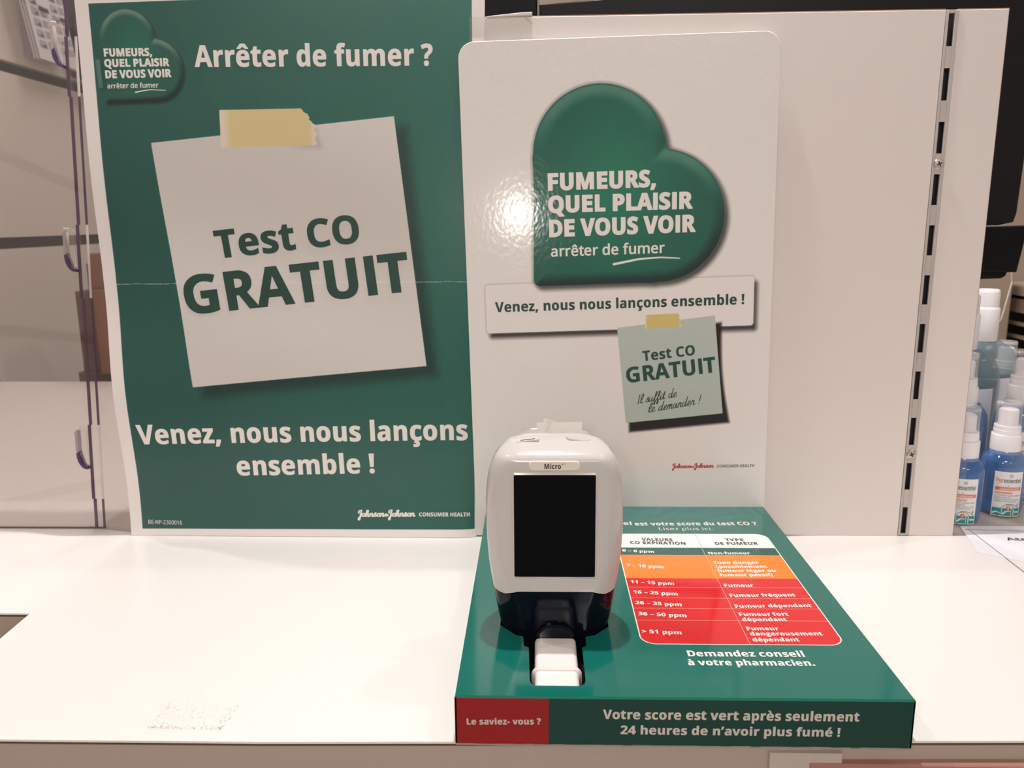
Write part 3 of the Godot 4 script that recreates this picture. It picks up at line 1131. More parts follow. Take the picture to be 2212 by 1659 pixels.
	lines("smoker_types", [["Non-fumeur", "B", 123.1, -103.0, 152.8, -102.7, 4.3], ["Zone danger", "B", 123.0, -119.5, 154.7, -118.8, 4.4], ["(possiblement", "B", 123.6, -126.0, 158.7, -125.4, 4.3], ["fumeur léger ou", "B", 122.9, -132.7, 162.7, -131.9, 4.3], ["fumeur passif)", "B", 123.1, -139.2, 158.9, -138.6, 4.3], ["Fumeur", "B", 122.6, -155.0, 141.6, -154.7, 4.35], ["Fumeur fréquent", "B", 122.9, -169.3, 164.5, -168.1, 4.3], ["Fumeur dépendant", "B", 122.7, -183.8, 170.0, -182.2, 4.2], ["Fumeur fort", "B", 122.7, -194.2, 152.3, -193.6, 4.15], ["dépendant", "B", 122.9, -200.7, 149.4, -200.3, 4.1], ["Fumeur", "B", 122.8, -211.6, 141.4, -211.2, 4.05], ["dangereusement", "B", 123.2, -217.6, 164.8, -216.8, 4.05], ["dépendant", "B", 122.9, -224.2, 149.3, -223.8, 4.0]], lid_on, white, lid)
	lines("advice", [["Demandez conseil", "B", 83.1, -240.6, 147.0, -240.2, 5.9], ["à votre pharmacien.", "B", 81.6, -249.6, 149.6, -249.2, 5.6]], lid_on, white, lid)

# ---------------------------------------------------------------- breath tester
# [height, half width, front z, back z, corner exponent], all mm
const BODY := [[8, 27, 217, 190, 3.2], [20, 29.5, 216.6, 184, 3.4], [28, 32.0, 216.2, 180, 3.6], [34, 33.6, 215.8, 178.5, 3.8], [44, 35.2, 215.4, 177.5, 4.0], [52, 36.4, 215.0, 177, 4.0], [60, 37.8, 214.7, 177, 4.2], [70, 39.0, 214.3, 177, 4.6], [84, 39.9, 213.8, 177, 5.0], [98, 40.2, 213.3, 177, 5.2], [108, 40.0, 213.0, 177, 5.2], [116, 39.3, 212.7, 177, 5.0], [122, 38.2, 212.6, 177, 4.6], [127, 36.6, 212.4, 177.2, 4.2], [130.5, 34.9, 211.9, 177.6, 3.8], [132.8, 33.2, 210.2, 178, 3.4], [135.4, 30.6, 205.6, 178.6, 3.0], [137.4, 27.0, 201.2, 179.6, 2.8], [138.6, 21.0, 197, 181.4, 2.6], [139.1, 12.0, 193.4, 184.0, 2.4], [139.2, 0.1, 189, 188.0, 2.2]]

func body_row(y: float) -> Array:
	for k in BODY.size() - 1:
		if y <= BODY[k + 1][0] or k == BODY.size() - 2:
			var t := clampf((y - BODY[k][0]) / (BODY[k + 1][0] - BODY[k][0]), 0.0, 1.0)
			var out := []
			for i in 5:
				# Catmull-Rom between the given heights
				var a: float = BODY[maxi(k - 1, 0)][i]
				var b: float = BODY[k][i]
				var c: float = BODY[k + 1][i]
				var d: float = BODY[mini(k + 2, BODY.size() - 1)][i]
				var v := b + 0.5 * t * (c - a + t * (2 * a - 5 * b + 4 * c - d + t * (3 * (b - c) + d - a)))
				out.append(clampf(v, minf(b, c), maxf(b, c)))
			return out
	return BODY[0]

# outline of a slice: flat front, bevelled front corners, straight sides, rounded back; t runs 0 .. 1 round it
func body_ring(y: float) -> Array:
	var r := body_row(y)
	var w: float = r[1]
	var zf: float = r[2]
	var zb: float = r[3]
	var k := clampf(w / 34.0, 0.05, 1.0)
	var d := clampf((zf - zb) / 36.0, 0.05, 1.0)
	var cx := (7.5 if y > 70.0 else lerpf(12.0, 7.5, clampf((y - 40.0) / 30.0, 0.0, 1.0))) * k
	var half := [Vector2(w - cx, zf), Vector2(w, zf - 8.5 * d), Vector2(w - 0.6 * k, zb + 12.0 * d), Vector2(w - 9.0 * k, zb)]
	var pts := []
	for q in half:
		pts.append(q)
	for i in range(3, -1, -1):
		pts.append(Vector2(-half[i].x, half[i].y))
	var out := []
	var n := pts.size()
	for i in n:
		var p: Vector2 = pts[i]
		var a: Vector2 = pts[(i + n - 1) % n]
		var b: Vector2 = pts[(i + 1) % n]
		var la := minf(p.distance_to(a) * 0.42, 5.0)
		var lb := minf(p.distance_to(b) * 0.42, 5.0)
		var s0 := p + (a - p).normalized() * la
		var s1 := p + (b - p).normalized() * lb
		for j in 9:
			var t := j / 8.0
			var q := s0.lerp(p, t).lerp(p.lerp(s1, t), t)
			out.append(Vector3(10.2 + q.x, y, q.y) / 1000.0)
	return out

func seam(x: float) -> float:
	return 55.2 - 5.4 * pow((x - 10.2) / 31.0, 2.0) if absf(x - 10.2) < 31.0 else 49.8 + 0.35 * (absf(x - 10.2) - 31.0)

func loft(lo: Callable, hi: float, rows: int, grow := 0.0) -> SurfaceTool:
	var st := start()
	st.set_smooth_group(0)
	var mid := body_ring(52.0)
	var grid := []
	for j in rows + 1:
		var t := float(j) / rows
		if hi > 100.0:
			t = 1.0 - pow(1.0 - t, 2.0)
		var ring := []
		for i in mid.size():
			var y0: float = lo.call(mid[i].x * 1000)
			var y := lerpf(y0, hi, t) if hi > 100.0 else lerpf(hi, y0, t)
			var p: Vector3 = body_ring(y)[i]
			ring.append(p + Vector3(p.x - 0.0102, 0, p.z - 0.196) * grow)
		grid.append(ring)
	for j in rows:
		for i in mid.size():
			var k := (i + 1) % mid.size()
			quad(st, grid[j][i], grid[j][k], grid[j + 1][k], grid[j + 1][i])
	return st

func breath_tester() -> void:
	var t := thing("breath_tester", "white handheld breath tester with black screen standing in the green box cut-out", "breath tester")
	var shell := mat(rgb(200, 194, 189), 0.1)
	var body := obj("body", loft(func(x: float) -> float: return seam(x), 139.2, 60), shell, t)
	var navy := mat(rgb(9, 13, 24), 0.07, 0.0, 0.3)
	obj("lower_housing", loft(func(x: float) -> float: return seam(x) - 0.5, 8.0, 24, -0.006), navy, t)
	# screen: black glass in a shallow bezel
	var lean := Transform3D(Basis(Vector3.RIGHT, -0.034), Vector3(0.01005, 0.0923, 0.21345))
	var st := start()
	prism(st, rounded(0.0462, 0.0605, 0.0008, 4), -0.001, 0.00085, 0.0002, lean)
	var screen := obj("screen", st, mat(rgb(8, 8, 11), 0.1, 0.0, 0.22), t)
	st = start()
	var ring_o := rounded(0.0486, 0.0632, 0.0012, 4)
	var ring_i := rounded(0.0464, 0.0607, 0.0008, 4)
	for i in ring_o.size():
		var j := (i + 1) % ring_o.size()
		quad(st, lean * Vector3(ring_o[i].x, ring_o[i].y, 0.0003), lean * Vector3(ring_o[j].x, ring_o[j].y, 0.0003), lean * Vector3(ring_i[j].x, ring_i[j].y, 0.0007), lean * Vector3(ring_i[i].x, ring_i[i].y, 0.0007))
	obj("screen_bezel", st, shell, t)
	# name plate
	var plate := Transform3D(Basis(Vector3.RIGHT, -0.1), Vector3(0.00985, 0.1279, 0.2126))
	st = start()
	prism(st, rounded(0.0288, 0.0056, 0.0026, 8), -0.001, 0.0007, 0.0004, plate)
	var badge := obj("name_plate", st, mat(rgb(226, 218, 200), 0.1), t)
	var on := func(x: float, y: float) -> Vector3: return plate * Vector3(x / 1000, y / 1000, 0.0008)
	lines("name_lettering", [["Micro", "B", -5.6, -1.6, 3.7, -1.6, 2.9], ["+", "R", 4.1, 0.4, 5.1, 0.4, 1.3], ["TM", "L", 5.2, 0.9, 6.3, 0.9, 0.6]], on, mat(rgb(52, 48, 50), 0.5), badge)
	# card slot and button on the crown
	st = start()
	prism(st, rounded(0.0135, 0.003, 0.0008, 4), -0.0012, 0.0006, 0.0002, Transform3D(Basis(Vector3(1, 0.13, 0).normalized(), Vector3(0, 0.1, -1).normalized(), Vector3(-0.13, 1, 0.1).normalized()), Vector3(-0.0055, 0.1384, 0.1975)))
	var slot := obj("card_slot", st, shell, t)
	st = start()
	prism(st, rounded(0.0085, 0.0009, 0.0003, 3), 0.0, 0.00075, 0.0, Transform3D(Basis(Vector3(1, 0.13, 0).normalized(), Vector3(0, 0.1, -1).normalized(), Vector3(-0.13, 1, 0.1).normalized()), Vector3(-0.0052, 0.1384, 0.1975)))
	obj("slot_opening", st, mat(rgb(60, 34, 34), 0.6), slot)
	st = start()
	prism(st, rounded(0.0145, 0.0062, 0.003, 8), -0.001, 0.0007, 0.0004, Transform3D(Basis(Vector3(1, -0.12, 0).normalized(), Vector3(0, 0.1, -1).normalized(), Vector3(0.12, 1, 0.1).normalized()), Vector3(0.0243, 0.1387, 0.1945)))
	obj("button", st, shell, t)
	# mouthpiece: dark adaptor, white tube, collar
	var fwd := Transform3D(Basis.IDENTITY, Vector3(0.0104, 0.0, 0.0))
	st = start()
	var cap := PackedVector2Array()
	for p in rounded(0.0262, 0.0285, 0.010, 10):
		cap.append(Vector2(p.x * (1.0 - 0.012 * maxf(p.y * 1000, 0.0)), p.y + 0.0195))
	prism(st, cap, 0.205, 0.2198, 0.0012, fwd)
	obj("adaptor", st, navy, t)
	var tube_white := mat(rgb(236, 228, 223), 0.14)
	st = start()
	var sec := PackedVector2Array()
	for p in rounded(0.0238, 0.0224, 0.003, 8):
		sec.append(p + Vector2(0, 0.0150))
	prism(st, sec, 0.2196, 0.2772, 0.0006, fwd)
	var mouth := obj("mouthpiece", st, tube_white, t)
	st = start()
	var col := PackedVector2Array()
	for p in rounded(0.0272, 0.0262, 0.0048, 8):
		col.append(p + Vector2(0, 0.0150))
	prism(st, col, 0.2520, 0.2545, 0.0011, fwd)
	obj("collar", st, tube_white, mouth)
	screen.set_meta("label", "black glass screen")
	body.set_meta("label", "glossy white upper shell")

# ---------------------------------------------------------------- acrylic screen at the left
func acrylic() -> void:
	var t := thing("acrylic_screen", "clear acrylic protective screen with hooked tabs standing left of the poster", "protective screen")
	var pane := clear(rgb(214, 200, 196), 0.03)
	var lean := Transform3D(Basis(Vector3.RIGHT, -0.1), Vector3(0, 0.0, -0.0105))
	var st := start()
	# front sheet, to the left of the joint
	prism(st, PackedVector2Array([Vector2(-0.96, 0.0012), Vector2(-0.3885, 0.0012), Vector2(-0.3885, 0.60), Vector2(-0.96, 0.60)]), -0.004, 0.0, 0.0, lean, false)
	obj("front_sheet", st, pane, t)
	st = start()
	prism(st, PackedVector2Array([Vector2(0.0100, 0.0006), Vector2(0.34, 0.0006), Vector2(0.40, 0.60), Vector2(0.0700, 0.60)]), -0.3882, -0.3800, 0.0, Transform3D(Basis(Vector3.FORWARD, Vector3.UP, Vector3.RIGHT), Vector3.ZERO), false)
	obj("side_sheet", st, pane, t)
	var purple := clear(rgb(92, 70, 88), 0.85)
	var pale := clear(rgb(226, 214, 212), 0.55)
	# edges: purple where the sheet is whole, pale and set left where a tab passes through
	var spans := [[0.0, 0.0270, 0], [0.0270, 0.0925, 1], [0.0925, 0.2020, 0], [0.2020, 0.2638, 1], [0.2638, 0.3690, 0], [0.3690, 0.4172, 1], [0.4172, 0.60, 0]]
	for s in spans:
		var y0: float = maxf(s[0], 0.0012)
		st = start()
		var dx: float = -0.0012 if s[2] == 1 else 0.0
		prism(st, PackedVector2Array([Vector2(-0.3886 + dx, y0), Vector2(-0.3862 + dx, y0), Vector2(-0.3862 + dx, s[1]), Vector2(-0.3886 + dx, s[1])]), 0.0002, 0.0012, 0.0, lean, false)
		obj("edge", st, purple, t)
		st = start()
		prism(st, PackedVector2Array([Vector2(-0.3812, y0), Vector2(-0.3795, y0), Vector2(-0.3795, s[1]), Vector2(-0.3812, s[1])]), 0.0002, 0.0012, 0.0, lean, false)
		obj("edge", st, pale if s[2] == 1 else purple, t)
	st = start()
	prism(st, PackedVector2Array([Vector2(-0.96, 0.0007), Vector2(-0.3795, 0.0007), Vector2(-0.3795, 0.0013), Vector2(-0.96, 0.0013)]), -0.001, 0.0004, 0.0, lean, false)
	obj("bottom_edge", st, purple, t)
	# hooked tabs: rounded tongue above, curved purple edge below
	for y in [0.0540, 0.2240, 0.3915]:
		var base := Vector2(-0.3890, y)
		var outer := []
		var inner := []
		for k in 9:
			var a := PI / 2 * k / 8.0
			outer.append(base + Vector2(-0.0010 - 0.0092 * sin(a), 0.014 - 0.014 * cos(a)))
			inner.append(base + Vector2(-0.0006 - 0.0070 * sin(a), 0.0160 - 0.0138 * cos(a)))
		st = start()
		var p := PackedVector2Array()
		for q in outer:
			p.append(q)
		var rev := inner.duplicate()
		rev.reverse()
		for q in rev:
			p.append(q)
		p.reverse()
		prism(st, p, 0.0, 0.005, 0.0, lean)
		var hook := obj("hook_tab", st, clear(rgb(84, 62, 100), 0.9), t)
		st = start()
		prism(st, PackedVector2Array([base + Vector2(-0.0102, 0.014), base + Vector2(-0.0078, 0.0155), base + Vector2(-0.0080, 0.0345), base + Vector2(-0.0106, 0.0330)]), 0.0, 0.005, 0.0, lean)
		obj("tab_edge", st, clear(rgb(178, 164, 164), 0.75), hook)
		st = start()
		var tongue := PackedVector2Array()
		for k in 9:
			var a := PI * k / 8.0
			tongue.append(base + Vector2(-0.0058 + 0.0046 * cos(a), 0.0325 + 0.0046 * sin(a)))
		for q in [base + Vector2(-0.0080, 0.0155), base + Vector2(-0.004, 0.006), base + Vector2(-0.001, 0.0025)]:
			tongue.append(q)
		prism(st, tongue, 0.001, 0.0045, 0.0, lean)
		obj("tongue", st, clear(rgb(220, 208, 204), 0.10), hook)
		st = start()
		prism(st, PackedVector2Array([base + Vector2(-0.0092, 0.0360), base + Vector2(-0.0064, 0.0360), base + Vector2(-0.0064, 0.0370), base + Vector2(-0.0092, 0.0370)]), 0.002, 0.0052, 0.0, lean)
		obj("tab_top", st, clear(rgb(246, 242, 240), 0.8), hook)

# ---------------------------------------------------------------- behind the acrylic
func left_background() -> void:
	# leaflets on the cladding, leaning out at the top
	var t := thing("leaflet", "white picture leaflet standing out from the pale cladding at top left", "leaflet")
	var o := Vector3(-0.972, 0.5814, -1.0)
	var ez := Vector3(0, 0, -1)
	var ey := Vector3(0.0, 0.965, 0.263).normalized()
	var nx := Vector3(1, 0, 0)
	var at := func(u: float, v: float, h := 0.0) -> Vector3: return o + ez * u + ey * v + nx * h
	for k in 3:
		var st0 := start()
		var h := -0.003 * k
		var d := -0.005 * k
		var c := [at.call(d, -0.001 * k, h), at.call(0.134, -0.001 * k, h), at.call(0.134, 0.21, h), at.call(d, 0.21, h)]
		var b := []
		for p in c:
			b.append(p - nx * 0.0010)
		quad(st0, c[0], c[1], c[2], c[3])
		quad(st0, b[1], b[0], b[3], b[2])
		for i in 4:
			quad(st0, c[(i + 1) % 4], c[i], b[i], b[(i + 1) % 4])
		obj("sheet", st0, mat(rgb(226, 218, 218), 0.5), t)
	var st := start()
	for col in 2:
		for row in 7:
			var u: float = [0.012, 0.082][col]
			var v := 0.024 + 0.0198 * row
			st = start()
			quad(st, at.call(u, v, 0.0006), at.call(u + 0.022, v, 0.0006), at.call(u + 0.022, v + 0.013, 0.0006), at.call(u, v + 0.013, 0.0006))
			var pic := obj("picture", st, mat(rgb(186, 144, 124) if col == 1 and row == 2 else rgb(176, 174, 178), 0.5), t)
			st = start()
			quad(st, at.call(u + 0.004, v + 0.0006, 0.0009), at.call(u + 0.0215, v + 0.0006, 0.0009), at.call(u + 0.019, v + 0.007, 0.0009), at.call(u + 0.011, v + 0.005, 0.0009))
			obj("dark_shape", st, mat(rgb(104, 98, 112), 0.5), pic)
			if (row > 3 and col == 0) or (row == 6):
				continue
			st = start()
			for k in 4:
				var vv := v + 0.0125 - 0.0036 * k
				quad(st, at.call(u + 0.028, vv, 0.0006), at.call(u + 0.052 - 0.006 * (k % 2), vv, 0.0006), at.call(u + 0.052 - 0.006 * (k % 2), vv + 0.0015, 0.0006), at.call(u + 0.028, vv + 0.0015, 0.0006))
			obj("text_lines", st, mat(rgb(140, 136, 138), 0.5), t).set_meta("kind", "stuff")
	st = start()
	quad(st, at.call(0.038, 0.0955, 0.0006), at.call(0.072, 0.0955, 0.0006), at.call(0.072, 0.1035, 0.0006), at.call(0.038, 0.1035, 0.0006))
	obj("title_bar", st, mat(rgb(92, 88, 92), 0.5), t)
	st = start()
	quad(st, at.call(0.108, 0.0905, 0.0006), at.call(0.132, 0.0905, 0.0006), at.call(0.132, 0.098, 0.0006), at.call(0.108, 0.098, 0.0006))
	obj("title_bar", st, mat(rgb(92, 88, 92), 0.5), t)
	var p := thing("wall_pocket", "clear tinted side bracket holding the leaflets off the pale cladding", "leaflet holder")
	st = start()
	prism(st, PackedVector2Array([Vector2(-0.998, 0.582), Vector2(-0.982, 0.586), Vector2(-0.982, 0.80), Vector2(-0.998, 0.80)]), -1.012, -1.0095, 0.0, Transform3D(Basis.IDENTITY, Vector3(0, 0, 0.02)), false)
	obj("bracket", st, clear(rgb(150, 130, 140), 0.3), p)
	# black upright cabinet end beyond the leaflets
	st = start()
	box(st, Vector3(-0.998, 0.572, -1.50), Vector3(-0.972, 1.70, -1.142), 0.002)
	tag(obj("black_cabinet_side", st, mat(rgb(30, 24, 22), 0.5)), "narrow black upright strip beyond the leaflet pocket", "cabinet")
	# brown stacked cartons behind the worktop
	var brown := thing("carton_stack", "dim brown cardboard cartons stacked behind the worktop beside the poster", "carton", Vector3(-0.70, -0.9, -0.85))
	var tones := [rgb(122, 74, 54), rgb(84, 52, 40), rgb(104, 64, 48), rgb(70, 46, 36)]
	var spec := [[Vector3(-0.125, 0.0, -0.03), Vector3(0.10, 0.90, 0.10), 3], [Vector3(-0.120, 0.90, -0.02), Vector3(0.05, 1.045, 0.09), 1], [Vector3(-0.100, 1.045, -0.02), Vector3(0.05, 1.093, 0.08), 2], [Vector3(-0.072, 0.90, 0.10), Vector3(0.05, 1.050, 0.12), 0], [Vector3(-0.082, 1.05, 0.08), Vector3(0.05, 1.112, 0.10), 0], [Vector3(-0.050, 1.112, 0.0), Vector3(0.06, 1.16, 0.10), 1]]
	for s in spec:
		st = start()
		box(st, s[0], s[1], 0.002)
		obj("carton", st, mat(tones[s[2]], 0.8), brown)
	# black pen tip at the far edge of the worktop
	st = start()
	var s2 := start()
	lathe(s2, [0.0, 0.0, 0.0045, 0.004, 0.0085, 0.022, 0.012, 0.05, 0.012, 0.16, 0.0, 0.162], Vector3.ZERO, 20)
	s2.generate_normals()
	st.append_from(s2.commit(), 0, Transform3D(Basis(Vector3.BACK, PI / 2 + 0.2), Vector3(-0.886, 0.0115, -0.63)))
	tag(put("black_grip", st.commit(), mat(rgb(46, 36, 32), 0.5)), "tip of a dark grip lying on the back worktop at the left picture edge", "handle")

# ---------------------------------------------------------------- monitor behind the partition
func monitor() -> void:
	var t := thing("monitor", "black monitor standing behind the white partition panel", "monitor")
	var blk := mat(rgb(14, 13, 13), 0.45, 0.0, 0.25)
	var st := start()
	# open-cornered back shell: post at the left, sloping rail along the top edge of the partition
	var p := PackedVector2Array([Vector2(0.0028, 0.40), Vector2(0.0028, 0.4360), Vector2(0.1, 0.4432), Vector2(0.25, 0.455), Vector2(0.4125, 0.468), Vector2(0.4075, 0.2655), Vector2(0.4055, 0.258), Vector2(0.385, 0.2535), Vector2(0.30, 0.25), Vector2(0.0028, 0.25)])
	p.reverse()
	prism(st, p, -0.10, -0.062, 0.001)
	obj("rail", st, mat(rgb(16, 14, 14), 0.35, 0.0, 0.3), t)
	st = start()
	box(st, Vector3(-0.060, 0.25, -0.10), Vector3(0.0012, 0.62, -0.055), 0.001)
	obj("post", st, blk, t)
	st = start()
	box(st, Vector3(0.0012, 0.25, -0.10), Vector3(0.0030, 0.62, -0.054), 0.0005)
	obj("edge_trim", st, mat(rgb(120, 112, 108), 0.4), t)
	st = start()
	prism(st, PackedVector2Array([Vector2(0.30, 0.2160), Vector2(0.4085, 0.2160), Vector2(0.4135, 0.2525), Vector2(0.4138, 0.2548), Vector2(0.30, 0.2540)]), -0.10, -0.054, 0.001, Transform3D.IDENTITY, false)
	obj("lower_shell", st, mat(rgb(11, 10, 10), 0.45, 0.0, 0.25), t)
	st = start()
	prism(st, PackedVector2Array([Vector2(0.30, 0.2085), Vector2(0.398, 0.2105), Vector2(0.4015, 0.2125), Vector2(0.4030, 0.2165), Vector2(0.30, 0.2165)]), -0.098, -0.058, 0.0008, Transform3D.IDENTITY, false)
	obj("foot", st, blk, t)
	st = start()
	tube(st, [Vector3(0.37, 0.2545, -0.0528), Vector3(0.39, 0.2550, -0.0522), Vector3(0.4137, 0.2556, -0.0525)], 0.0006, 8)
	obj("seam", st, mat(rgb(120, 112, 108), 0.4), t)
	st = start()
	box(st, Vector3(0.20, 0.0, -0.16), Vector3(0.30, 0.006, -0.10), 0.001)
	box(st, Vector3(0.235, 0.006, -0.135), Vector3(0.265, 0.30, -0.10), 0.001)
	obj("stand", st, blk, t)
	st = start()
	tube(st, [Vector3(0.425, 0.234, -0.112), Vector3(0.46, 0.232, -0.17), Vector3(0.512, 0.212, -0.245), Vector3(0.5185, 0.192, -0.25), Vector3(0.5127, 0.151, -0.252), Vector3(0.500, 0.11, -0.28), Vector3(0.490, 0.04, -0.31), Vector3(0.490, 0.0012, -0.32)], 0.0008, 8)
	tag(obj("cable", st, mat(rgb(206, 196, 184), 0.5)), "thin white cable hanging from the monitor foot behind the bottles", "cable")

# ---------------------------------------------------------------- bottles
func on_side(r: float, turn: float, lift: float, wide := 1.0) -> Callable:
	return func(x: float, y: float) -> Vector3:
		var a := turn + x / 1000.0 / r
		return Vector3(sin(a) * (r * wide + lift), y / 1000.0, cos(a) * (r + lift))

func grid_patch(lo: Vector2, hi: Vector2, n: int) -> PackedVector2Array:
	var out := PackedVector2Array()
	for i in n:
		var a := lerpf(lo.x, hi.x, float(i) / n)
		var b := lerpf(lo.x, hi.x, float(i + 1) / n)
		out.append_array(PackedVector2Array([Vector2(a, lo.y), Vector2(b, lo.y), Vector2(b, hi.y), Vector2(a, lo.y), Vector2(b, hi.y), Vector2(a, hi.y)]))
	return out

func label_on(t: Node3D, r: float, turn: float, y0: float, w: float, h: float) -> void:
	var k := w / 25.0
	var st_map := on_side(r, turn, 0.00012)
	var paper := flat("label_paper", grid_patch(Vector2(-w / 2, y0), Vector2(w / 2, y0 + h), 14), st_map, mat(rgb(236, 232, 232), 0.4), t)
	var on := on_side(r, turn, 0.0003)
	var L := -w / 2
	var top := y0 + h
	var orange := mat(rgb(226, 110, 50), 0.45)
	var dark := mat(rgb(74, 104, 96), 0.45)
	var teal := mat(rgb(0, 152, 152), 0.45)
	lines("brand_orange", [["Pur", "R", L + 2.0 * k, top - 10.2 * k, L + 7.6 * k, top - 10.2 * k, 4.2 * k]], on, orange, paper)
	lines("brand_grey", [["essentiel", "R", L + 8.0 * k, top - 10.2 * k, L + 22.6 * k, top - 10.2 * k, 4.0 * k]], on, dark, paper)
	var curve := PackedVector2Array()
	ribbon(curve, [Vector2(L + 3 * k, top - 11.6 * k), Vector2(L + 12 * k, top - 13.2 * k), Vector2(L + 22 * k, top - 11.8 * k)], 0.55 * k, 0.3 * k)
	var ring := []
	for i in 17:
		ring.append(Vector2(L + 13.5 * k + 1.1 * k * cos(TAU * i / 16.0), top - 3.6 * k + 1.1 * k * sin(TAU * i / 16.0)))
	ribbon(curve, ring, 0.5 * k)
	flat("brand_curve", curve, on, dark, paper)
	flat("orange_band", grid_patch(Vector2(L + 1.6 * k, top - 17.6 * k), Vector2(L + 23.4 * k, top - 14.4 * k), 10), on, orange, paper)
	lines("band_lettering", [["ASSAINISSANT", "B", L + 4.8 * k, top - 17.0 * k, L + 21.8 * k, top - 17.0 * k, 1.9 * k]], on_side(r, turn, 0.0005), M.print_white, paper)
	lines("orange_lettering", [["ZUIVEREND", "R", L + 1.8 * k, top - 20.9 * k, L + 16 * k, top - 20.9 * k, 2.0 * k]], on, orange, paper)
	lines("fine_print", [["LOTION SPRAY ANTIBACTÉRIEN", "L", L + 1.8 * k, top - 23.0 * k, L + 23 * k, top - 23.0 * k, 1.1 * k], ["MAINS & SURFACES", "L", L + 1.8 * k, top - 24.9 * k, L + 15 * k, top - 24.9 * k, 1.1 * k], ["ANTIBACTERIËLE SPRAY-LOTION", "L", L + 1.8 * k, top - 26.8 * k, L + 22.5 * k, top - 26.8 * k, 1.1 * k], ["HANDEN & OPPERVLAKKEN", "L", L + 1.8 * k, top - 28.7 * k, L + 20 * k, top - 28.7 * k, 1.1 * k]], on, mat(rgb(96, 122, 118), 0.5), paper)
	var leaf := PackedVector2Array()
	var c := Vector2(L + 13.5 * k, top - 37.5 * k)
	ring = []
	for i in 25:
		ring.append(c + Vector2(cos(TAU * i / 24.0), sin(TAU * i / 24.0)) * 6.2 * k)
	ribbon(leaf, ring, 0.45 * k)
	ribbon(leaf, [c + Vector2(-2, 6.8) * k, c + Vector2(4, 6.6) * k, c + Vector2(9.5, 3.6) * k], 0.5 * k)
	ribbon(leaf, [c + Vector2(2, -6.8) * k, c + Vector2(-5, -6.4) * k, c + Vector2(-9.5, -3.6) * k], 0.5 * k)
	for q in [[8.4, 5.8, 9.0, 7.6], [8.6, 2.6, 9.6, 1.2], [-8.2, -3.2, -7.0, -2.0], [-8.0, -7.6, -7.0, -6.4]]:
		ribbon(leaf, [c + Vector2(q[0], q[1]) * k, c + Vector2(q[2], q[3]) * k], 1.3 * k, 0.4 * k)
	flat("leaf_ring", leaf, on, mat(rgb(74, 126, 92), 0.45), paper)
	var dot := []
	for i in 20:
		dot.append(c + Vector2(0, 3.0 * k) + Vector2(cos(TAU * i / 20.0), sin(TAU * i / 20.0)) * 1.9 * k)
	flat("orange_dot", fan(dot), on_side(r, turn, 0.0004), orange, paper)
	lines("dot_number", [["3", "B", c.x - 0.7 * k, c.y + 2.0 * k, c.x + 0.7 * k, c.y + 2.0 * k, 2.1 * k]], on_side(r, turn, 0.0006), M.print_white, paper)
	lines("ring_lettering", [["HUILES ESSENTIELLES", "L", c.x - 4.6 * k, c.y - 0.9 * k, c.x + 4.6 * k, c.y - 0.9 * k, 0.9 * k], ["ESSENTIËLE OLIËN", "L", c.x - 4.2 * k, c.y - 2.5 * k, c.x + 4.2 * k, c.y - 2.5 * k, 0.9 * k]], on, mat(rgb(168, 140, 120), 0.5), paper)
	for i in 3:
		var x := L + (0.8 + 8.0 * i) * k
		flat("teal_square", grid_patch(Vector2(x, y0 + 0.9), Vector2(x + 7.4 * k, y0 + 0.9 + 7.2 * k), 4), on, teal, paper)
		var hand_ := PackedVector2Array()
		if i < 2:
			ribbon(hand_, [Vector2(x + 0.8 * k, y0 + 0.9 + 2.0 * k), Vector2(x + 3.4 * k, y0 + 0.9 + (3.4 + i) * k), Vector2(x + 6.6 * k, y0 + 0.9 + (2.4 + i * 2) * k)], 1.7 * k, 0.8 * k)
		else:
			ribbon(hand_, [Vector2(x + 1.6 * k, y0 + 0.9 + 0.8 * k), Vector2(x + 1.6 * k, y0 + 0.9 + 6.4 * k)], 0.9 * k)
			ribbon(hand_, [Vector2(x + 3.6 * k, y0 + 0.9 + 3.8 * k), Vector2(x + 6.8 * k, y0 + 0.9 + 3.6 * k)], 1.9 * k, 1.3 * k)
		flat("hand_symbol", hand_, on_side(r, turn, 0.0005), M.print_white, paper)

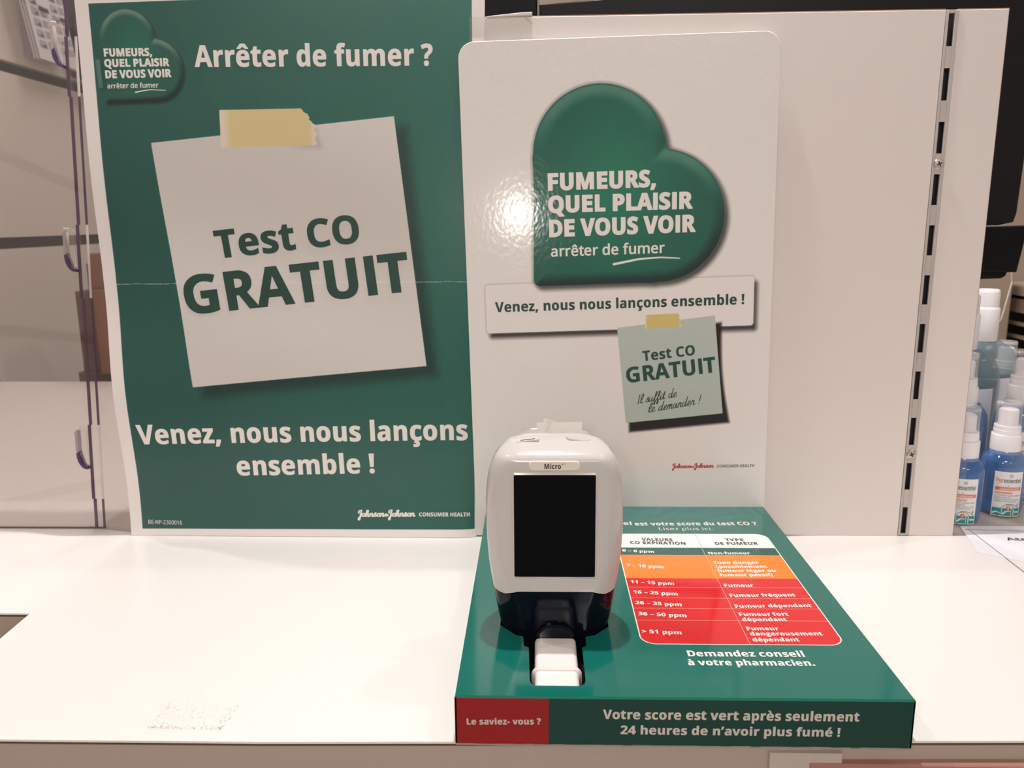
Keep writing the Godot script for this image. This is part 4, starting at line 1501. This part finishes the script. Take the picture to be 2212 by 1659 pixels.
func spray(at: Vector3, s: float, rb: float, hb: float, turn: float, lean: float, label: String, lab: bool) -> Node3D:
	# s scales the pump, rb and hb are the radius and height of the body (m)
	var t := thing("spray_bottle", label, "spray bottle", at, "blue disinfectant spray bottles behind the partition")
	t.rotation.z = lean
	var blue := clear(rgb(72, 122, 184), 0.56)
	var st := start()
	lathe(st, [0.0, 0.002, rb * 0.8, 0.0003, rb * 0.95, 0.0012, rb, 0.004, rb, hb * 0.80, rb * 0.985, hb * 0.87, rb * 0.93, hb * 0.93, rb * 0.84, hb * 0.975, rb * 0.74, hb, rb * 0.68, hb + 0.003], Vector3.ZERO, 48)
	obj("body", st, blue, t)
	var wh := mat(rgb(238, 233, 233), 0.3)
	var pr := 0.0122 * s
	var y := hb
	st = start()
	lathe(st, [pr, y, pr * 1.01, y + 0.0005, pr, y + 0.0165 * s, pr * 0.975, y + 0.0172 * s, pr * 0.9, y + 0.0174 * s], Vector3.ZERO, 44)
	var collar := obj("collar", st, wh, t)
	st = start()
	lathe(st, [pr * 0.90, y + 0.0172 * s, pr * 0.90, y + 0.0212 * s, pr * 0.88, y + 0.0215 * s, pr * 0.88, y + 0.0250 * s, pr * 0.62, y + 0.0257 * s], Vector3.ZERO, 44, true)
	obj("ring", st, wh, collar)
	st = start()
	lathe(st, [pr * 0.65, y + 0.0255 * s, pr * 0.645, y + 0.0384 * s, pr * 0.62, y + 0.0394 * s, pr * 0.55, y + 0.0402 * s, 0.0, y + 0.0406 * s], Vector3.ZERO, 40)
	obj("pump", st, wh, t)
	st = start()
	lathe(st, [pr * 0.84, y + 0.0256 * s, pr * 0.83, y + 0.044 * s, pr * 0.80, y + 0.0462 * s, pr * 0.6, y + 0.0466 * s, 0.0, y + 0.0467 * s], Vector3.ZERO, 44)
	var over := obj("overcap", st, clear(rgb(226, 224, 226), 0.16), t)
	st = start()
	lathe(st, [pr * 0.845, y + 0.0435 * s, pr * 0.84, y + 0.0455 * s, pr * 0.81, y + 0.0468 * s, pr * 0.78, y + 0.0464 * s], Vector3.ZERO, 44)
	obj("overcap_rim", st, clear(rgb(240, 238, 240), 0.26), over)
	if lab:
		label_on(t, rb, turn, hb * 0.13, 25.0 * rb / 0.0195 * 1.02, hb * 1000 * 0.76 - 0.5)
	return t

func gel(at: Vector3, lean: float, label: String) -> Node3D:
	var t := thing("gel_bottle", label, "pump bottle", at, "tall teal gel bottles behind the partition")
	t.rotation.z = lean
	var r := 0.025
	var wide := 1.5
	var st := start()
	lathe(st, [0.0, 0.002, r * 0.85, 0.0004, r * 0.97, 0.0015, r, 0.005, r, 0.092, r * 0.985, 0.104, r * 0.92, 0.115, r * 0.80, 0.124, r * 0.55, 0.131, r * 0.36, 0.1345, r * 0.33, 0.138], Vector3.ZERO, 52, false, wide)
	obj("body", st, clear(rgb(112, 144, 156), 0.42), t)
	st = start()
	lathe(st, [0.0, 0.004, r * 0.9, 0.004, r * 0.93, 0.006, r * 0.93, 0.1005, 0.0, 0.1005], Vector3.ZERO, 44, true, wide)
	obj("gel_fill", st, clear(rgb(84, 128, 140), 0.6), t)
	var wh := mat(rgb(238, 233, 232), 0.3)
	st = start()
	lathe(st, [0.0118, 0.1335, 0.0122, 0.134, 0.0124, 0.1665, 0.0119, 0.1682, 0.0108, 0.169], Vector3.ZERO, 44)
	obj("cap_skirt", st, wh, t)
	st = start()
	lathe(st, [0.0108, 0.1685, 0.0108, 0.1835, 0.0103, 0.1862, 0.0088, 0.1875, 0.0, 0.1878], Vector3.ZERO, 44)
	obj("cap", st, wh, t)
	var paper := flat("label_paper", grid_patch(Vector2(-15.7, 12), Vector2(15.7, 97), 24), on_side(r, 0.0, 0.00015, wide), mat(rgb(222, 226, 232), 0.4), t)
	lines("brand_grey", [["Puressentiel", "R", -13.5, 90.6, 2.7, 90.6, 6.6]], on_side(r, 0.0, 0.0004, wide), mat(rgb(66, 108, 92), 0.5), paper)
	flat("orange_band", grid_patch(Vector2(-13.5, 76.4), Vector2(2.7, 82.8), 8), on_side(r, 0.0, 0.0004, wide), mat(rgb(214, 110, 44), 0.5), paper)
	return t

func bottles() -> void:
	var lean := 0.0
	spray(Vector3(0.3732, 0.0007, -0.0420), 1.0, 0.0182, 0.0545, -0.30, lean, "small blue spray bottle half hidden by the edge of the partition panel", true)
	spray(Vector3(0.4200, 0.0007, -0.0610), 1.0, 0.0184, 0.0548, -0.173, lean, "small blue spray bottle in front with its whole label in view", true)
	spray(Vector3(0.4000, 0.0007, -0.1040), 1.08, 0.0235, 0.0875, -0.7, lean, "taller blue spray bottle squeezed between the front bottle and the partition edge", true)
	spray(Vector3(0.4545, 0.0007, -0.1010), 1.08, 0.0228, 0.0895, -0.2, lean, "taller blue spray bottle at the right picture edge", true)
	spray(Vector3(0.5270, 0.0007, -0.2600), 1.0, 0.0228, 0.0780, 0.2, lean, "blue spray bottle farthest back, showing only its clear overcap", false)
	gel(Vector3(0.4240, 0.0007, -0.1560), lean, "teal gel bottle with a white label and its cap mostly behind the panel")
	gel(Vector3(0.4730, 0.0007, -0.2100), lean, "teal gel bottle with its tall white cap standing clear of the panel")
	# paper lying under and in front of them
	var p := thing("notice_sheet", "white printed notice sheet with a thin black frame lying before the bottles", "paper")
	var up := Transform3D(Basis(Vector3.RIGHT, Vector3.FORWARD, Vector3.UP), Vector3.ZERO)
	var st := start()
	prism(st, PackedVector2Array([Vector2(0.351, -0.035), Vector2(0.60, -0.205), Vector2(0.78, 0.055), Vector2(0.520, 0.020), Vector2(0.366, 0.0215)]), 0.0001, 0.0004, 0.0, up, false)
	obj("sheet", st, mat(rgb(236, 233, 238), 0.5), p)
	var on := func(x: float, y: float) -> Vector3: return Vector3(x / 1000, 0.00055, -y / 1000)
	var frame := PackedVector2Array()
	ribbon(frame, [Vector2(560, 6.0), Vector2(413.6, 9.8), Vector2(370.2, 13.4), Vector2(369.0, 12.4)], 0.5)
	ribbon(frame, [Vector2(369.3, 13.2), Vector2(366.4, -72.1), Vector2(362, -200)], 0.5)
	flat("frame_line", frame, on, mat(rgb(70, 66, 70), 0.6), p)
	lines("notice_lettering", [["Atelier", "R", 388.5, -10.6, 424, -11.5, 6.0], ["Votre", "R", 391, -37, 420, -38, 6.0]], on, mat(rgb(60, 58, 62), 0.6), p)

# ---------------------------------------------------------------- small things
func small_things() -> void:
	# wrapper packets leaning on the back of the tester
	var t := thing("paper_wrapper", "crumpled white paper wrapper with torn top sticking up behind the breath tester", "wrapper")
	var st := start()
	var paper := mat(rgb(240, 236, 230), 0.6)
	var edge := [[-12.5, 132.5], [-9.5, 134.6], [-4.7, 136.6], [2.6, 136.4], [3.0, 137.6], [4.5, 144.0], [8.4, 142.6], [12.4, 141.2], [20, 141.2], [27.8, 141.6], [26.4, 137.8], [26.0, 136.4], [30.4, 136.0], [32.0, 134.0], [32.0, 130.0]]
	for side in 2:
		st = start() if side == 0 else st
	for i in edge.size() - 1:
		for k in 2:
			var zt := 0.166 + 0.0015 * sin(i * 1.7)
			var zt2 := 0.166 + 0.0015 * sin((i + 1) * 1.7)
			var a := Vector3(edge[i][0] / 1000, edge[i][1] / 1000, zt - 0.0006 * k)
			var b := Vector3(edge[i + 1][0] / 1000, edge[i + 1][1] / 1000, zt2 - 0.0006 * k)
			var a0 := Vector3(a.x, 0.0280, 0.1655 - 0.0006 * k)
			var b0 := Vector3(b.x, 0.0280, 0.1655 - 0.0006 * k)
			if k == 0:
				quad(st, a0, b0, b, a)
			else:
				quad(st, b0, a0, a, b)
	obj("torn_sheet", st, paper, t)
	st = start()
	var body := PackedVector2Array()
	for q in rounded(0.043, 0.106, 0.012, 8):
		body.append(q + Vector2(0.0098, 0.0812))
	prism(st, body, 0.148, 0.162, 0.004)
	obj("packet", st, paper, t)
	st = start()
	for k in 9:
		var y := 0.1362 + 0.0008 * k
		box(st, Vector3(0.0052 + 0.0002 * k, y, 0.1683), Vector3(0.0074 + 0.0003 * k, y + 0.0002, 0.1684))
	obj("printed_marks", st, mat(rgb(214, 202, 194), 0.6), t)
	# clear tape
	var tape := clear(rgb(236, 228, 216), 0.04, 0.1)
	var up := thing("clear_tape", "clear tape holding the poster's upper corner to the white partition panel", "tape")
	st = start()
	prism(st, PackedVector2Array([Vector2(-0.0500, 0.3936), Vector2(-0.0025, 0.3945), Vector2(-0.0021, 0.3990), Vector2(-0.0026, 0.4040), Vector2(-0.0022, 0.4133), Vector2(-0.0500, 0.4125)]), 0.0026, 0.0028, 0.0, Transform3D.IDENTITY, false)
	obj("strip", st, tape, up)
	st = start()
	prism(st, PackedVector2Array([Vector2(-0.037, 0.4124), Vector2(-0.0026, 0.4134), Vector2(-0.0026, 0.4156), Vector2(-0.012, 0.4152), Vector2(-0.037, 0.4130)]), -0.004, 0.0026, 0.0004, Transform3D.IDENTITY, false)
	obj("folded_end", st, clear(rgb(236, 230, 228), 0.7), up)
	st = start()
	quad(st, Vector3(-0.0088, 0.4120, 0.0029), Vector3(-0.0024, 0.4066, 0.0029), Vector3(-0.0024, 0.4074, 0.0029), Vector3(-0.0072, 0.4122, 0.0029))
	obj("crease", st, clear(rgb(168, 156, 146), 0.5), up)
	st = start()
	prism(st, PackedVector2Array([Vector2(-0.3352, 0.3655), Vector2(-0.3318, 0.3652), Vector2(-0.3322, 0.3858), Vector2(-0.3356, 0.3860)]), 0.0064, 0.0066, 0.0, Transform3D.IDENTITY, false)
	tag(obj("tape_remnant", st, clear(rgb(120, 170, 150), 0.16, 0.1)), "short leftover strip of clear tape on the poster's left border", "tape")
	# plates along the counter's front edge
	st = start()
	box(st, Vector3(0.119, -0.030, 0.2745), Vector3(0.156, -0.0052, 0.2775), 0.0004)
	tag(obj("edge_plate", st, mat(rgb(192, 178, 166), 0.3)), "small pale plate on the counter's front edge under the display box", "plate")
	st = start()
	box(st, Vector3(0.1395, -0.045, 0.2725), Vector3(0.55, -0.0105, 0.2785), 0.0006)
	tag(obj("edge_strip", st, mat(rgb(164, 120, 108), 0.3)), "dull reddish strip along the counter's front edge at bottom right", "strip")
	# blurred shop shelf far behind the bottles
	var shelf := thing("sorting_rack", "beige rack of stacked paper trays far behind the blue bottles", "rack", Vector3(1.2, -0.9, -1.3))
	var wood := mat(rgb(176, 158, 138), 0.6)
	st = start()
	box(st, Vector3(-0.08, 0, -0.12), Vector3(0.5, 0.95, 0.1), 0.002)
	obj("cabinet", st, wood, shelf)
	for k in 7:
		st = start()
		box(st, Vector3(-0.08, 0.80 + 0.030 * k, -0.1), Vector3(0.5, 0.821 + 0.030 * k, 0.13), 0.002)
		obj("tray", st, mat([rgb(204, 190, 174), rgb(170, 152, 134)][k % 2], 0.6), shelf)
	st = start()
	box(st, Vector3(-0.08, 0.95, -0.12), Vector3(0.5, 1.5, -0.10), 0.002)
	obj("back", st, mat(rgb(190, 172, 150), 0.6), shelf)
	st = start()
	box(st, Vector3(-0.25, 0.0, -0.1), Vector3(-0.10, 1.06, 0.05), 0.002)
	obj("end_panel", st, mat(rgb(196, 178, 156), 0.6), shelf)
	st = start()
	box(st, Vector3(-0.21, 1.0605, 0.0), Vector3(-0.17, 1.10, 0.05), 0.002)
	tag(obj_at("yellow_box", st, mat(rgb(190, 160, 40), 0.6), Vector3(1.2, -0.9, -1.3)), "small yellow box on the rack end under the monitor", "box")
	st = start()
	box(st, Vector3(-0.165, 1.0605, 0.0), Vector3(-0.125, 1.10, 0.05), 0.002)
	tag(obj_at("maroon_box", st, mat(rgb(120, 50, 44), 0.6), Vector3(1.2, -0.9, -1.3)), "small maroon box beside the yellow one under the monitor", "box")

func obj_at(called: String, st: SurfaceTool, m: Material, at: Vector3) -> MeshInstance3D:
	var o := obj(called, st, m)
	o.position = at
	return o
